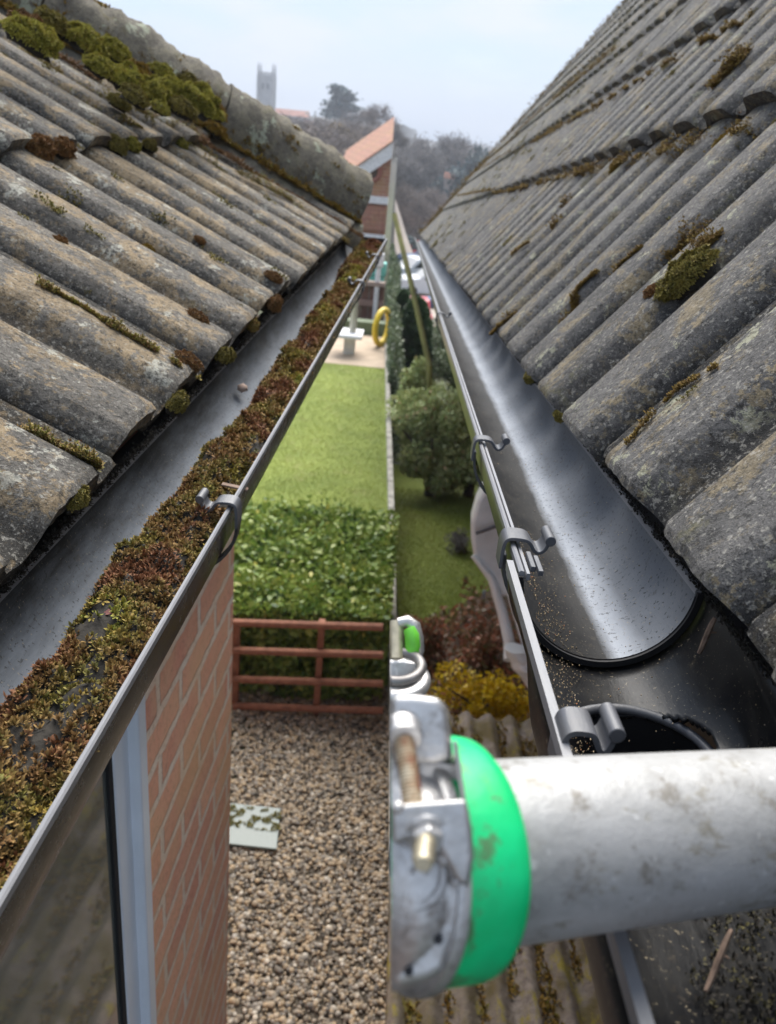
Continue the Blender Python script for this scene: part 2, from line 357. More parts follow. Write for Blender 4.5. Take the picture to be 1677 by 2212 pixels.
M['conif'] = leaf_mat('conifer_leaf', [(.02, .05, .015), (.045, .10, .03), (.07, .14, .045)])
M['shrub'] = leaf_mat('pale_shrub_leaf', [(.27, .33, .13), (.46, .52, .21), (.64, .65, .32), (.36, .48, .18), (.66, .44, .26)])
M['darkshrub'] = leaf_mat('dark_shrub_leaf', [(.07, .10, .05), (.14, .19, .10), (.22, .26, .15)])
M['ever'] = leaf_mat('far_evergreen', [(.05, .08, .085), (.08, .115, .12), (.11, .14, .13)], .8, .1)
M['twig'] = leaf_mat('bare_twigs', [(.13, .12, .11), (.19, .175, .165), (.25, .22, .21)], .8, .1)
M['twigB'] = leaf_mat('brown_twigs', [(.12, .10, .095), (.18, .15, .135), (.22, .18, .15)], .8, .1)
M['yellowtree'] = leaf_mat('ochre_twigs', [(.20, .15, .07), (.30, .22, .09), (.16, .12, .07)], .8, .1)
M['flower'] = leaf_mat('yellow_flower', [(.75, .52, .01), (.85, .65, .02), (.7, .48, .02), (.45, .40, .05)])
M['red_leaf'] = leaf_mat('rusty_leaf', [(.17, .19, .08), (.28, .17, .10), (.5, .18, .10), (.13, .19, .06)])
M['bark'] = plain('bark', (.10, .08, .065), .9, 30, .4)
_t = NT('lawn'); _n = _t.noise(1.6, 5, .65); _n2 = _t.noise(22, 5, .7); _n3 = _t.noise(160, 3)
_c = _t.mix(_t.ramp(_n, [(.35, 0.), (.65, 1.)]), (.15, .205, .028), (.26, .32, .055)); _c = _t.mix(_t.ramp(_n2, [(.45, 0.), (.7, .6)]), _c, (.28, .31, .07)); _c = _t.mix(_t.ramp(_n3, [(.5, 0.), (.7, .5)]), _c, (.05, .11, .01)); _c = _t.mix(_t.ramp(_t.noise(3.5, 5, .7, co=_t.co((1, 1, 1), (0, 0, 1.))), [(.55, 0.), (.7, .55)]), _c, (.26, .24, .09))
M['lawn'] = _t.out(_c, .85, _t.bump(_n3, .01))
M['grass'] = leaf_mat('grass_blade', [(.20, .26, .04), (.28, .34, .055), (.38, .42, .085), (.42, .38, .13)])
M['earth'] = plain('brown_earth', (.16, .11, .08), .95, 14, .45, .01)
_t = NT('rough_ground'); _n = _t.noise(.4, 5, .6); _y = _t.n('ShaderNodeSeparateXYZ', {0: _t.co()}).outputs[1]
M['ground'] = _t.out(_t.mix(_t.ramp(_t.math('DIVIDE', _y, 100.), [(.35, 0.), (.6, 1.)]), _t.ramp(_n, [(.3, (.035, .045, .018)), (.7, (.06, .065, .03))]), _t.ramp(_n, [(.3, (.028, .027, .020)), (.7, (.045, .042, .032))])), .95)
M['gravelbase'] = plain('gravel_bed', (.10, .085, .065), .95, 90, .5, .006)
_t = NT('pea_gravel'); _n = _t.noise(60, 3, .6)
_c = _t.ramp(_t.attr(), [(0, (.13, .12, .11)), (.25, (.27, .235, .185)), (.45, (.46, .35, .22)), (.6, (.30, .28, .25)), (.8, (.54, .41, .26)), (.93, (.48, .45, .40)), (1, (.75, .68, .56))])
M['gravel'] = _t.out(_t.mix(_t.ramp(_n, [(.4, 0.), (.7, .35)]), _c, (.08, .07, .05)), .6)
M['paving'] = plain('sandy_paving', (.42, .33, .24), .8, 6, .15)
M['road'] = plain('pale_road', (.36, .31, .27), .9, .8, .15)

def brick(name, c1, c2, mort, scale, sw=.215, sh=.065, mo=.011, rot=(math.radians(90), 0, math.radians(90))):
    t = NT(name)
    if not t.tc: t.tc = t.n('ShaderNodeTexCoord')
    sx = t.n('ShaderNodeSeparateXYZ', {0: t.tc.outputs['Object']}); cv = t.n('ShaderNodeCombineXYZ')
    ax = 1 if rot == 'yz' else 0
    wv = t.n('ShaderNodeTexNoise', {'Scale': 28., 'Detail': 3., 'Vector': t.tc.outputs['Object']}).outputs[0]; wv = t.math('MULTIPLY', t.math('SUBTRACT', wv, .5), .012 if sw > .2 else 0.)
    t.set(cv.inputs[0], t.math('ADD', sx.outputs[ax], wv)); t.set(cv.inputs[1], t.math('ADD', sx.outputs[2], wv))
    b = t.n('ShaderNodeTexBrick', {'Vector': cv.outputs[0], 'Color1': c1, 'Color2': c2, 'Mortar': mort, 'Scale': scale, 'Mortar Size': mo, 'Mortar Smooth': .2, 'Bias': 0., 'Brick Width': sw, 'Row Height': sh})
    n = t.noise(12, 5, .7); n2 = t.noise(110, 4, .7); n3 = t.noise(3, 3)
    c = t.mix(t.ramp(n, [(.35, 0.), (.7, .55)]), b.outputs[0], tuple(np.array(c1) * .6 + np.array([.26, .22, .16]))); c = t.mix(t.ramp(n2, [(.5, 0.), (.75, .5)]), c, (.22, .12, .08)); c = t.mix(t.ramp(n3, [(.45, 0.), (.7, .45)]), c, tuple(np.array(c1) * .75 + np.array([.1, .14, .0])))
    inv = t.math('SUBTRACT', 1, b.outputs[1]); nb = t.bump(inv, .006, 1.); nb = t.bump(n2, .002, .7, nb)
    return t.out(c, .85, nb)
M['brick'] = brick('orange_brick', (.88, .46, .29), (.66, .28, .20), (.80, .70, .58), 1, .225, .075, .010, 'yz')
M['brickfar'] = brick('far_brick', (.36, .15, .10), (.30, .11, .08), (.42, .30, .24), 1, .225, .075, .008, 'xz')
M['redtile'] = brick('red_roof_tile', (.36, .15, .105), (.30, .12, .09), (.18, .08, .06), 1, .17, .1, .006, 'xz')
M['trellis'] = plain('red_brown_timber', (.27, .115, .07), .8, 25, .3, .002)
M['fence'] = plain('brown_fence', (.15, .075, .055), .8, 8, .25)
M['stone'] = plain('church_stone', (.34, .34, .335), .9, .6, .2)
M['stoned'] = plain('church_louvre', (.12, .12, .13), .9)
M['farred'] = plain('far_red_roof', (.36, .17, .12), .9, .3, .15)
M['farwall'] = plain('far_wall', (.42, .36, .32), .9, .3, .15)
M['farwhite'] = plain('far_white', (.72, .72, .74), .8)
M['hill'] = plain('winter_hillside', (.13, .115, .075), .95, .05, .35)
_t = NT('window_glass'); M['glass'] = _t.out((.17, .18, .165), .06, None, Specular_IOR_Level=1.0, Coat_Weight=1.0, Coat_Roughness=.02)
M['pane'] = NT('loose_pane').out((.17, .22, .21), .35, None, Specular_IOR_Level=.5)
M['redcar'] = plain('red_car_paint', (.50, .03, .05), .3)
M['whitecar'] = plain('white_car_paint', (.72, .74, .78), .3)
M['bluecar'] = plain('blue_car_paint', (.04, .08, .18), .3)
M['tyre'] = plain('tyre', (.02, .02, .02), .8)
M['carglass'] = plain('car_glass', (.02, .025, .03), .1)
M['pole'] = plain('mossy_pole', (.26, .24, .09), .8, 5, .3)
M['greyhood'] = plain('grey_plastic_hood', (.66, .66, .65), .55, 14, .1)
_t = NT('white_sheet'); _n = _t.noise(14, 5, .7); M['sheet'] = _t.out(_t.mix(_t.ramp(_n, [(.6, 0.), (.72, .6)]), (.80, .83, .84), (.35, .34, .22)), .4, _t.bump(_n, .01))
M['yellow'] = plain('yellow_plastic', (.70, .50, .02), .4)
M['teal'] = plain('teal_plastic', (.12, .45, .38), .4)
M['wood'] = plain('weathered_wood', (.22, .15, .11), .85, 120, .45, .001)
_t = NT('mossy_corrugated_sheet'); _n = _t.noise(5, 6, .72); _n2 = _t.noise(40, 5, .7); _n3 = _t.noise(11, 6, .75, co=_t.co((1, .5, 1), (0, 0, .3)))
_c = _t.mix(_t.ramp(_n2, [(.35, 0.), (.7, 1.)]), (.16, .13, .11), (.36, .31, .27)); _c = _t.mix(_t.ramp(_n, [(.45, 0.), (.6, .85)]), _c, (.11, .085, .02)); _c = _t.mix(_t.ramp(_n3, [(.55, 0.), (.63, .85)]), _c, (.30, .25, .02))
M['kerb'] = _t.out(_t.mix(_t.ramp(_n, [(.45, 0.), (.65, .7)]), (.38, .36, .32), (.17, .17, .09)), .9, _t.bump(_n2, .006)) if False else plain('weathered_kerb', (.38, .36, .31), .9, 14, .4, .004)
M['sheetroof'] = _t.out(_c, .9, _t.bump(_n2, .01))
_t = NT('mortar_lichen'); _n = _t.noise(24, 6, .75); _n2 = _t.noise(300, 4, .75); _n3 = _t.noise(14, 5, .7, co=_t.co((1, 1, 1), (.8, .1, .4)))
_c = _t.ramp(_n, [(.3, (.10, .09, .08)), (.48, (.21, .19, .15)), (.6, (.31, .28, .21)), (.72, (.22, .21, .12))]); _c = _t.mix(_t.ramp(_n3, [(.60, 0.), (.64, .85)]), _c, (.52, .56, .42)); _c = _t.mix(_t.ramp(_n2, [(.5, 0.), (.68, .7)]), _c, (.05, .05, .04))
_c = _t.mix(_t.ramp(_t.noise(19, 6, .75, co=_t.co((1, 1, 1), (.1, .9, 1.4))), [(.58, 0.), (.68, .6)]), _c, (.16, .13, .03))
M['mortar'] = _t.out(_c, .9, _t.bump(_n2, .006, 1, _t.bump(_n, .012)))

# ------------------------------------------------------------------ tiled roofs
def tile_courses(roof, parent, mat, W, ph, a0, a1, gauge, ncourse, cut, amp, seed, thick=.014, nrow0=8):
    rng = np.random.default_rng(seed); n = 0
    for c in range(ncourse):
        mb = MB(); GV = []; b0 = c * gauge; Ln = gauge + .06
        i0 = math.floor((a0 - ph) / W); i1 = math.ceil((a1 - ph) / W)
        shift = 0
        for i in range(i0, i1):
            x0 = ph + i * W + shift; x1 = x0 + W - .0028
            lim = min(cut(b0), cut(b0 + Ln)); lim2 = max(cut(b0), cut(b0 + Ln))
            if x0 > lim2 - .02 or x1 < a0: continue
            far = x0 > 3.5
            nx = 18 if far else 36; ny = 3 if far else nrow0
            xs = np.linspace(x0, x1, nx); u = (xs - x0) / W
            prof = roll(u, amp)
            prof = prof + .004 * np.clip((u - .93) * 30, 0, 1)
            rz = rng.normal(0, .0012); rt = rng.normal(0, .0012); ry = rng.normal(0, .003)
            ys = np.concatenate([[0, .006], np.linspace(.02, Ln, ny)])
            V = []
            for k, x in enumerate(xs):
                q = x / .02; edge = .0022 * (noise.noise(Vector((x * 160, c * 9.1 + seed, 0)))) + .002 * noise.noise(Vector((x * 25, c * 3.1, seed)))
                nb = b0 + ry + edge; xx = min(x, cut(b0)) if False else x
                top = [(xx, nb + (y if y else 0), prof[k] + rz + rt * u[k] + TILT * (1 - y / Ln) + (-.0035 if y == 0 else 0)) for y in ys]
                bot = [(xx, nb + Ln, prof[k] + rz - .012), (xx, nb + .0015, prof[k] * .9 + rz + TILT - TH)]
                V += top + bot
            V = np.array(V); m = len(ys) + 2
            V[:, 0] = np.minimum(V[:, 0], np.array([cut(b) for b in V[:, 1]]))
            Fc = [(k * m + j, (k + 1) * m + j, (k + 1) * m + (j + 1) % m, k * m + (j + 1) % m) for k in range(nx - 1) for j in range(m)]
            Fc += [tuple(range(m)), tuple((nx - 1) * m + j for j in range(m))[::-1]]
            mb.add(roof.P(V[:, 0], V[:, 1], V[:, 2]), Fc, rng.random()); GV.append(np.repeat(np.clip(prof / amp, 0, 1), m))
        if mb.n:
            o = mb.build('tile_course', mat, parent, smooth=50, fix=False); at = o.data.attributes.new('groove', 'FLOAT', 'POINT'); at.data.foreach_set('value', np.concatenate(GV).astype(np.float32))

houseL = thing('house', FL, (-.33, 1.0, -3.0), 'brick bungalow under a lichen-covered tiled roof, on the left', 'house')
cutL = lambda b: 2.44 - .46 * max(b, 0)
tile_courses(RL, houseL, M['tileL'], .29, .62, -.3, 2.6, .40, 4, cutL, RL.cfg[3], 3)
mb = MB(); P4 = [RL.P(-.3, .03, -.004), RL.P(2.42, .03, -.004), RL.P(1.66, 1.62, -.004), RL.P(-.3, 1.62, -.004)]
mb.prism([np.array(p) for p in P4], -RL.N() * .03); mb.build('roof_deck', M['dark'], houseL, smooth=0)
# far hip slope and gable side so the roof is a closed body
mb = MB(); q0 = RL.P(2.46, 0, -.02); q1 = RL.P(1.7, 1.64, .0)
mb.prism([q0, q1, q1 + [-1.2, .0, -.05], q0 + [-2.6, .15, 0]], [0, .03, -.02]); mb.build('hip_slope', M['tileL'], houseL, smooth=0)
# hip ridge tiles on mortar
hd = unit(RL.P(cutL(1), 1, 0) - RL.P(cutL(0), 0, 0)); nn = RL.N(); side = unit(np.cross(hd, nn)); side = side if side[1] > 0 else -side
org = RL.P(2.44, 0, 0)
def hipP(t, s, n): return org + hd * t + side * s + nn * n
def hip_sweep(mb, prof, t0, t1, n, seed, amp):
    m = len(prof); V = []
    for i in range(n + 1):
        t = t0 + (t1 - t0) * i / n
        for j, (s, z) in enumerate(prof):
            q = hipP(t, s, z); k = noise.noise(Vector(q * 22) + Vector((seed, 0, 0))) * amp + noise.noise(Vector(q * 60) + Vector((seed, 0, 0))) * amp * .55 + noise.noise(Vector(q * 9)) * amp * .8
            V.append(hipP(t, s, z + k) + side * k * .5)
    Fc = [(i * m + j, i * m + (j + 1) % m, (i + 1) * m + (j + 1) % m, (i + 1) * m + j) for i in range(n) for j in range(m)]
    mb.add(V, Fc + [tuple(range(m))[::-1], tuple(n * m + j for j in range(m))])
mb = MB(); hip_sweep(mb, [(-.045, -.01), (-.03, .022), (.0, .045), (.03, .06), (.06, .06), (.06, -.03)], -.03, 1.75, 110, 1, .014); mb.build('mortar_bed', M['mortar'], houseL, smooth=60)
pr = [(.022, .050)] + [(.125 - .103 * math.cos(a), .052 + .115 * math.sin(a)) for a in np.linspace(.12, math.pi * .93, 13)] + [(.225, -.04), (.06, -.03), (.05, .04)]
for k in range(4):
    mb = MB(); hip_sweep(mb, pr, -.02 + k * .45, .425 + k * .45, 44, 7 + k, .013); mb.build('ridge_tile', M['mortar'], houseL, smooth=60)
# walls under the eave
wl = MB(); wx = -.335; cor = 1.486
frE = wx * -1
wl.box(((wx - .14), (cor + .842) / 2 - .0, -1.66), (.28, cor - .842, 2.68))
wallL = wl.build('brick_wall', M['brick'], houseL, smooth=0)
wl = MB(); wl.box((wx - .14, -.8, -1.66), (.28, 1.6, 2.68)); wl.box((wx - .14, .4, -2.7), (.28, .88, .6)); wl.box((-1.6, cor - .12, -1.66), (2.2, .24, 2.678)); wl.box((-1.6, 3.1, -1.66), (.2, 3.0, 2.676))
wl.build('side_wall', M['brick'], houseL, smooth=0)
mb = MB(); mb.box((-.268, 1.05, -.385), (.02, 2.74, .17)); mb.box((-.3, 1.05, -.335 - .12), (.08, 2.74, .01)); mb.build('fascia_board', M['fascia'], houseL, smooth=0)
# window: white frame, black seal, dark glass
wz0, wz1 = -2.4, -.52
mb = MB()
mb.box((wx + .004, .795, (wz0 + wz1) / 2), (.05, .088, wz1 - wz0)); mb.box((wx + .018, .812, (wz0 + wz1) / 2), (.05, .03, wz1 - wz0)); mb.box((wx + .004, .4, wz1 - .03), (.05, .70, .06)); mb.box((wx + .004, .4, wz0 + .03), (.05, .70, .06)); mb.box((wx + .004, .02, (wz0 + wz1) / 2), (.05, .06, wz1 - wz0))
win = mb.build('window', M['white'], houseL, bevel=.004, smooth=0)
g = MB(); g.box((wx + .019, .4, (wz0 + wz1) / 2), (.008, .70, wz1 - wz0 - .12)); g.build('pane', M['glass'], win, smooth=0)
g = MB(); g.box((wx + .022, .745, (wz0 + wz1) / 2), (.010, .012, wz1 - wz0 - .12)); g.build('rubber_seal', M['dark'], win, smooth=0)
mb = MB(); mb.box((wx + .018, .40, wz0 - .03), (.1, .86, .04)); mb.build('sill', M['white'], win, bevel=.004, smooth=0)

houseR = thing('house', FR, (1.2, 4.0, -3.0), 'house under a steep dark grey ribbed tile roof, on the right', 'house')
cutR = lambda b: 12.6
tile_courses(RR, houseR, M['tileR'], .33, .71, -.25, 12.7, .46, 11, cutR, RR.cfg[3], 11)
mb = MB(); mb.prism([RR.P(-.25, .03, -.004), RR.P(12.58, .03, -.004), RR.P(12.58, 5.1, -.004), RR.P(-.25, 5.1, -.004)], -RR.N() * .03); mb.build('roof_deck', M['dark'], houseR, smooth=0)
mb = MB(); tp = RR.P(0, 5.1, 0)
mb.prism([tp + [0, -.25, 0], tp + [0, 12.6, 0], tp + [3.0, 12.6, -3.9], tp + [3.0, -.25, -3.9]], [0.02, 0, .03]); mb.build('rear_slope', M['tileR'], houseR, smooth=0)
mb = MB(); mb.box((3.6, 6.3, -1.72), (3.6, 12.4, 2.7)); mb.prism([(.36, 12.5, -.37), (5.9, 12.5, -.37), (3.27, 12.5, 3.8)], (0, -.1, 0)); mb.build('house_wall', M['brickfar'], houseR, smooth=0)
mb = MB(); mb.box((.222, 6.15, -.30), (.02, 12.8, .17)); mb.box((1.0, 6.15, -.38), (1.6, 12.8, .012)); mb.build('fascia_board', M['fascia'], houseR, smooth=0)
rng = np.random.default_rng(5)
b_ = rng.uniform(0, 5.2, 5200); Pv = RR.P(12.6 + rng.normal(0, .03, 5200), b_, .01 + np.abs(rng.normal(0, .03, 5200)))
Vt = tufts(rng, Pv, RR.N(), np.full(5200, .022), 4, .5)
soup('verge_moss', Vt, 4, M['mossY'], np.repeat(rng.random(5200), 4), TIP4, parent=houseR, kind='stuff')

# ------------------------------------------------------------------ gutters
def ring(r, a0, a1, n, xc, zc): return [(xc + r * math.cos(a), zc - r * math.sin(a)) for a in np.linspace(a0, a1, n)]
def gutter(fr, xc, zr, sg, y0, y1, label, mat, matr, r=.056):
    """half round channel; sg=+1 when the front rim is on the +x side"""
    t = thing('gutter', fr, (xc, (y0 + y1) / 2, zr - r), label, 'gutter')
    inn = ring(r - .0022, 0, math.pi, 33, xc, zr); outr = [(xc + r * math.copysign(abs(math.cos(a)) ** (.5 if sg * math.cos(a) > 0 else 1), math.cos(a)), zr - (.067 if sg > 0 else r) * math.sin(a)) for a in np.linspace(math.pi, 0, 45)]
    mb = MB(); mb.sweep(inn, list(np.linspace(y0, y1, 40)), cap=False)
    # open strip: drop the closing face of the inner ring
    m = len(inn); mb.f = [f for f in mb.f if not (f[1] % m == 0 and f[0] % m == m - 1)]
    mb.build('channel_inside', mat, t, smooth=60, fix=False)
    mb = MB(); mb.sweep(outr, list(np.linspace(y0, y1, 12)), cap=False); m = len(outr); mb.f = [f for f in mb.f if not (f[1] % m == 0 and f[0] % m == m - 1)]
    mb.build('channel_outside', M['outer'] if sg > 0 else M['plastic'], t, smooth=60, fix=False)
    for s in (sg, -sg):
        mb = MB(); x = xc + s * r
        mb.sweep([(x + s * .0010, zr - .004), (x + s * .0014, zr + .0012), (x + s * .0002, zr + .0022), (x - s * .0018, zr + .0018), (x - s * .0026, zr - .0005), (x - s * .0022, zr - .004)], [y0, y1])
        if s == sg and sg < 0: mb.sweep([(x - s * .0032, zr - .001), (x - s * .0036, zr + .0006), (x - s * .0056, zr + .0006), (x - s * .0060, zr - .001), (x - s * .0056, zr - .004), (x - s * .0034, zr - .004)], [y0, y1])
        mb.build('rim', matr, t, smooth=50)
    return t
zL = -.30; xL = -.203
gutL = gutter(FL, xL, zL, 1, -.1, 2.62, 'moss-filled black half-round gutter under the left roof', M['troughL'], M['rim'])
zR = -.20; xR = .146
gutR = gutter(FR, xR, zR, -1, .485, 12.6, 'cleaned black gutter with a pale painted sky-reflection streak under the right roof', M['troughR'], M['rim'])

def strip(path, w, th):                      # thick ribbon profile from a centre path in (x,z)
    p = np.array(path, float); t = np.gradient(p, axis=0); t /= np.linalg.norm(t, axis=1, keepdims=True); n = np.stack([-t[:, 1], t[:, 0]], 1)
    return [tuple(q) for q in p + n * th / 2] + [tuple(q) for q in (p - n * th / 2)[::-1]]
def bracket(fr, xc, zr, sg, y, label, w=.017, r=.056, deep=.008, kk=1.):
    t = thing('gutter_bracket', fr, (xc, y, zr - r - .01), label, 'bracket', 'clips holding the gutters')
    X = lambda x: xc + sg * x
    arc = [(X((r + .003 + deep * math.sin(a) ** .8) * math.cos(a)), zr - (r + .003 + deep * .6 * math.sin(a)) * math.sin(a)) for a in np.linspace(2.6, .12, 22)]
    mb = MB(); mb.sweep(strip(arc, w, .0026), [y - w * .34, y + w * .34]); mb.build('strap', M['plastic'], t, smooth=50)
    # clip: over the rim, down inside, curl up to a barrel
    pth = [(X(r + .0062), zr - .016), (X(r + .0064), zr - .004), (X(r + .0055), zr + .004), (X(r + .002), zr + .0062), (X(r - .008 * kk), zr + .0060), (X(r - .0115 * kk), zr + .004), (X(r - .0145 * kk), zr - .0012), (X(r - .018 * kk), zr - .0028), (X(r - .0215 * kk), zr - .0006), (X(r - .0235 * kk), zr + .0045)]
    P2 = np.array(pth); tt = np.arange(len(P2)); ti = np.linspace(0, len(P2) - 1, 34); P2 = np.stack([np.interp(ti, tt, P2[:, 0]), np.interp(ti, tt, P2[:, 1])], 1)
    for _ in range(2): P2[1:-1] = (P2[:-2] + P2[1:-1] * 2 + P2[2:]) / 4
    mb = MB(); mb.sweep(strip(P2, w, .0024), [y - w / 2, y + w / 2]); mb.build('clip', M['clip'], t, smooth=50, bevel=.0004)
    mb = MB(); c = (X(r - .0245 * kk), zr + .0072); mb.tube([(c[0], y - w * .55, c[1]), (c[0], y + w * .55, c[1])], .0036, 16); mb.build('barrel', M['clip'], t, smooth=40, bevel=.0005)
    return t
def along(fr, u, v, z): return fr.loc(u, v, z=z)[1]
bracket(FL, xL, zL, 1, along(FL, 505, 1095, zL), 'grey gutter clip standing on the mossy gutter above the brick wall', deep=.016)
bracket(FL, xL, zL, 1, along(FL, 778, 612, zL), 'small clip on the mossy gutter, second from the near one')
bracket(FL, xL, zL, 1, along(FL, 812, 555, zL), 'small clip at the far end of the mossy gutter')
# black joint strap below the near left clip
ya = along(FL, 505, 1095, zL)
mb = MB(); a = np.linspace(.85, 2.0, 18); path = [(xL + .0600 * math.cos(q), zL - .0700 * math.sin(q)) for q in a]
mb.sweep(strip(path, 0, .004), [ya - .215, ya - .05]); us = mb.build('gutter_union', M['dark'], gutL, smooth=50, bevel=.001)
bracket(FR, xR, zR, -1, along(FR, 1070, 962, zR), 'clip on the clean gutter above the leafy shrubs, with a thin black strap', deep=.010)
bracket(FR, xR, zR, -1, along(FR, 1112, 1172, zR), 'grey clip with a black strap beside the end of the pale-streaked trough', w=.021)
bracket(FR, xR, zR, -1, along(FR, 957, 682, zR), 'tiny clip far along the clean gutter')
bracket(FR, xR + .001, zR, -1, along(FR, 1250, 1585, zR), 'chunky grey clip touching the aluminium tube', w=.019, kk=.62)
# end stop of left gutter
mb = MB(); mb.prism([(x, 2.62, z) for x, z in ring(.058, 0, math.pi, 20, xL, zL)], (0, .004, 0)); mb.build('stop_end', M['plastic'], gutL, smooth=0)

# running outlet (right): wider trough with a round hole
yo0, yo1 = -.12, .492
out = thing('running_outlet', FR, (xR, .30, zR - .1), 'shiny black gutter outlet with a round hole, between the trough end and the tube', 'gutter outlet')
mb = MB(); r2 = .0615; nx, ny = 90, 150; hx, hr = xR + .004, .040; hy = FR.loc(1462, 1540, z=zR - .056)[1] - hr
V = []; 
for j in range(ny + 1):
    y = yo0 + (yo1 - yo0) * j / ny
    k = min(1, max(0, (y - (.37)) / .05)); k = k * k * (3 - 2 * k); k = 1 - k           # flat floor zone near the hole
    k *= min(1, max(0, (y - .06) / .05))
    for i in range(nx + 1):
        a = math.pi * i / nx; c, s_ = math.cos(a), math.sin(a)
        zz = -s_ * r2; xx = c * r2
        fz = -.052 * min(1, abs(s_) * 3.0) ** .6 * 1.05
        zz = zz * (1 - k) + k * max(-r2 * s_ ** .35 * .92, -.058)
        if y > yo1 - .012: xx *= 1.02
        V.append((xR + xx, y, zR - .002 + zz))
V = np.array(V); Fc = []
for j in range(ny):
    for i in range(nx):
        q = [j * (nx + 1) + i, j * (nx + 1) + i + 1, (j + 1) * (nx + 1) + i + 1, (j + 1) * (nx + 1) + i]; cc = V[q].mean(0)
        if (cc[0] - hx) ** 2 + (cc[1] - hy) ** 2 < hr ** 2 and cc[2] < zR - .03: continue
        Fc.append(q)
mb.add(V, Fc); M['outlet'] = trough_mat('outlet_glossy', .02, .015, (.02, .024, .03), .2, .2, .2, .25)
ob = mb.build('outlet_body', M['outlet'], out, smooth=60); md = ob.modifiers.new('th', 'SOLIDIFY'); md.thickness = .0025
mb = MB(); mb.torus((hx, hy, zR - .0575), (0, 0, 1), hr + .001, .0030, 48); mb.build('hole_rim', M['clip'], out, smooth=60)
mb = MB(); n = 40; V = []; Fc = []
for k in range(n):
    c, s_ = math.cos(2 * math.pi * k / n), math.sin(2 * math.pi * k / n); V += [(hx + hr * c, hy + hr * s_, zR - .056), (hx + hr * c * .97 + .02, hy + hr * s_ * .97, zR - .12)]
mb.add(V, [(2 * k, 2 * k + 1, (2 * k + 3) % (2 * n), (2 * k + 2) % (2 * n)) for k in range(n)] + [tuple(2 * k + 1 for k in range(n))]); mb.build('downpipe', M['dark'], out, smooth=60)
mb = MB(); x = xR - r2; mb.sweep([(x - .0014, zR - .006), (x - .0016, zR + .001), (x + .0026, zR + .001), (x + .003, zR - .0015), (x + .002, zR - .006)], [yo0, yo1 + .012]); mb.build('outlet_rim', M['rim'], out, smooth=50)
mb = MB(); mb.sweep([(xR + .0585 * math.cos(a), zR - .0585 * math.sin(a)) for a in np.linspace(0.02, math.pi - .02, 40)] + [(xR + .0545 * math.cos(a), zR - .0545 * math.sin(a)) for a in np.linspace(math.pi - .02, .02, 40)], [.4825, .4885]); mb.build('rubber_seal', M['dark'], out, smooth=50)
# the lug with two little ribs on the joint rim
mb = MB()
for dx, dy in ((.0085, .0), (.0125, -.006)): mb.box((xR - .056 + dx, .505 + dy, zR + .001), (.0032, .026, .004))
mb.build('locking_lug', M['clip'], out, smooth=0, bevel=.0006)

# grit specks
def grit(rng, N, pos, smin, smax, name, mat, label, cat='grit', fr=FR):
    base = np.array([[1, 0, -.7], [-.5, .87, -.7], [-.5, -.87, -.7], [0, 0, 1]]); s = rng.uniform(smin, smax, N)[:, None, None] * rng.uniform(.5, 1, (N, 1, 3))
    ang = rng.random(N) * 6.28; c, sn = np.cos(ang), np.sin(ang); R = np.zeros((N, 3, 3)); R[:, 0, 0] = c; R[:, 0, 1] = -sn; R[:, 1, 0] = sn; R[:, 1, 1] = c; R[:, 2, 2] = 1
    V = (base[None] * s) @ R.transpose(0, 2, 1) + pos[:, None]
    return soup(name, V, 4, mat, rng.random(N), fr=fr, faces=[(0, 1, 3), (1, 2, 3), (2, 0, 3), (0, 2, 1)], label=label, cat=cat, kind='stuff')
_t = NT('grit'); M['grit'] = _t.out(_t.ramp(_t.attr(), [(0, (.05, .04, .03)), (.4, (.30, .22, .12)), (.7, (.45, .35, .2)), (.9, (.5, .42, .32)), (1, (.5, .2, .08))]), .8)
rng = np.random.default_rng(9)
N = 5200; a = rng.uniform(1.75, 3.0, N); a[:1400] = rng.uniform(.3, 3.05, 1400); y = .16 + .55 * rng.random(N) ** 1.3; y[:900] = rng.uniform(.6, 2.6, 900)
keep = np.array([noise.noise(Vector((yy * 14, aa * 3, 0))) > -.18 for yy, aa in zip(y, a)]); a, y = a[keep], y[keep]; rr = np.where(y > .488, .0532, .058)
pos = np.stack([xR + rr * np.cos(a), y, zR - rr * np.sin(a)], 1)
m_ = (y > .488) | (y > .30); pos = pos[m_]
grit(rng, len(pos), pos, .0002, .0009, 'roof_grit', M['grit'], 'fine sandy roof grit scattered over the clean black gutter and its outlet')

# ------------------------------------------------------------------ moss
rng = np.random.default_rng(21)
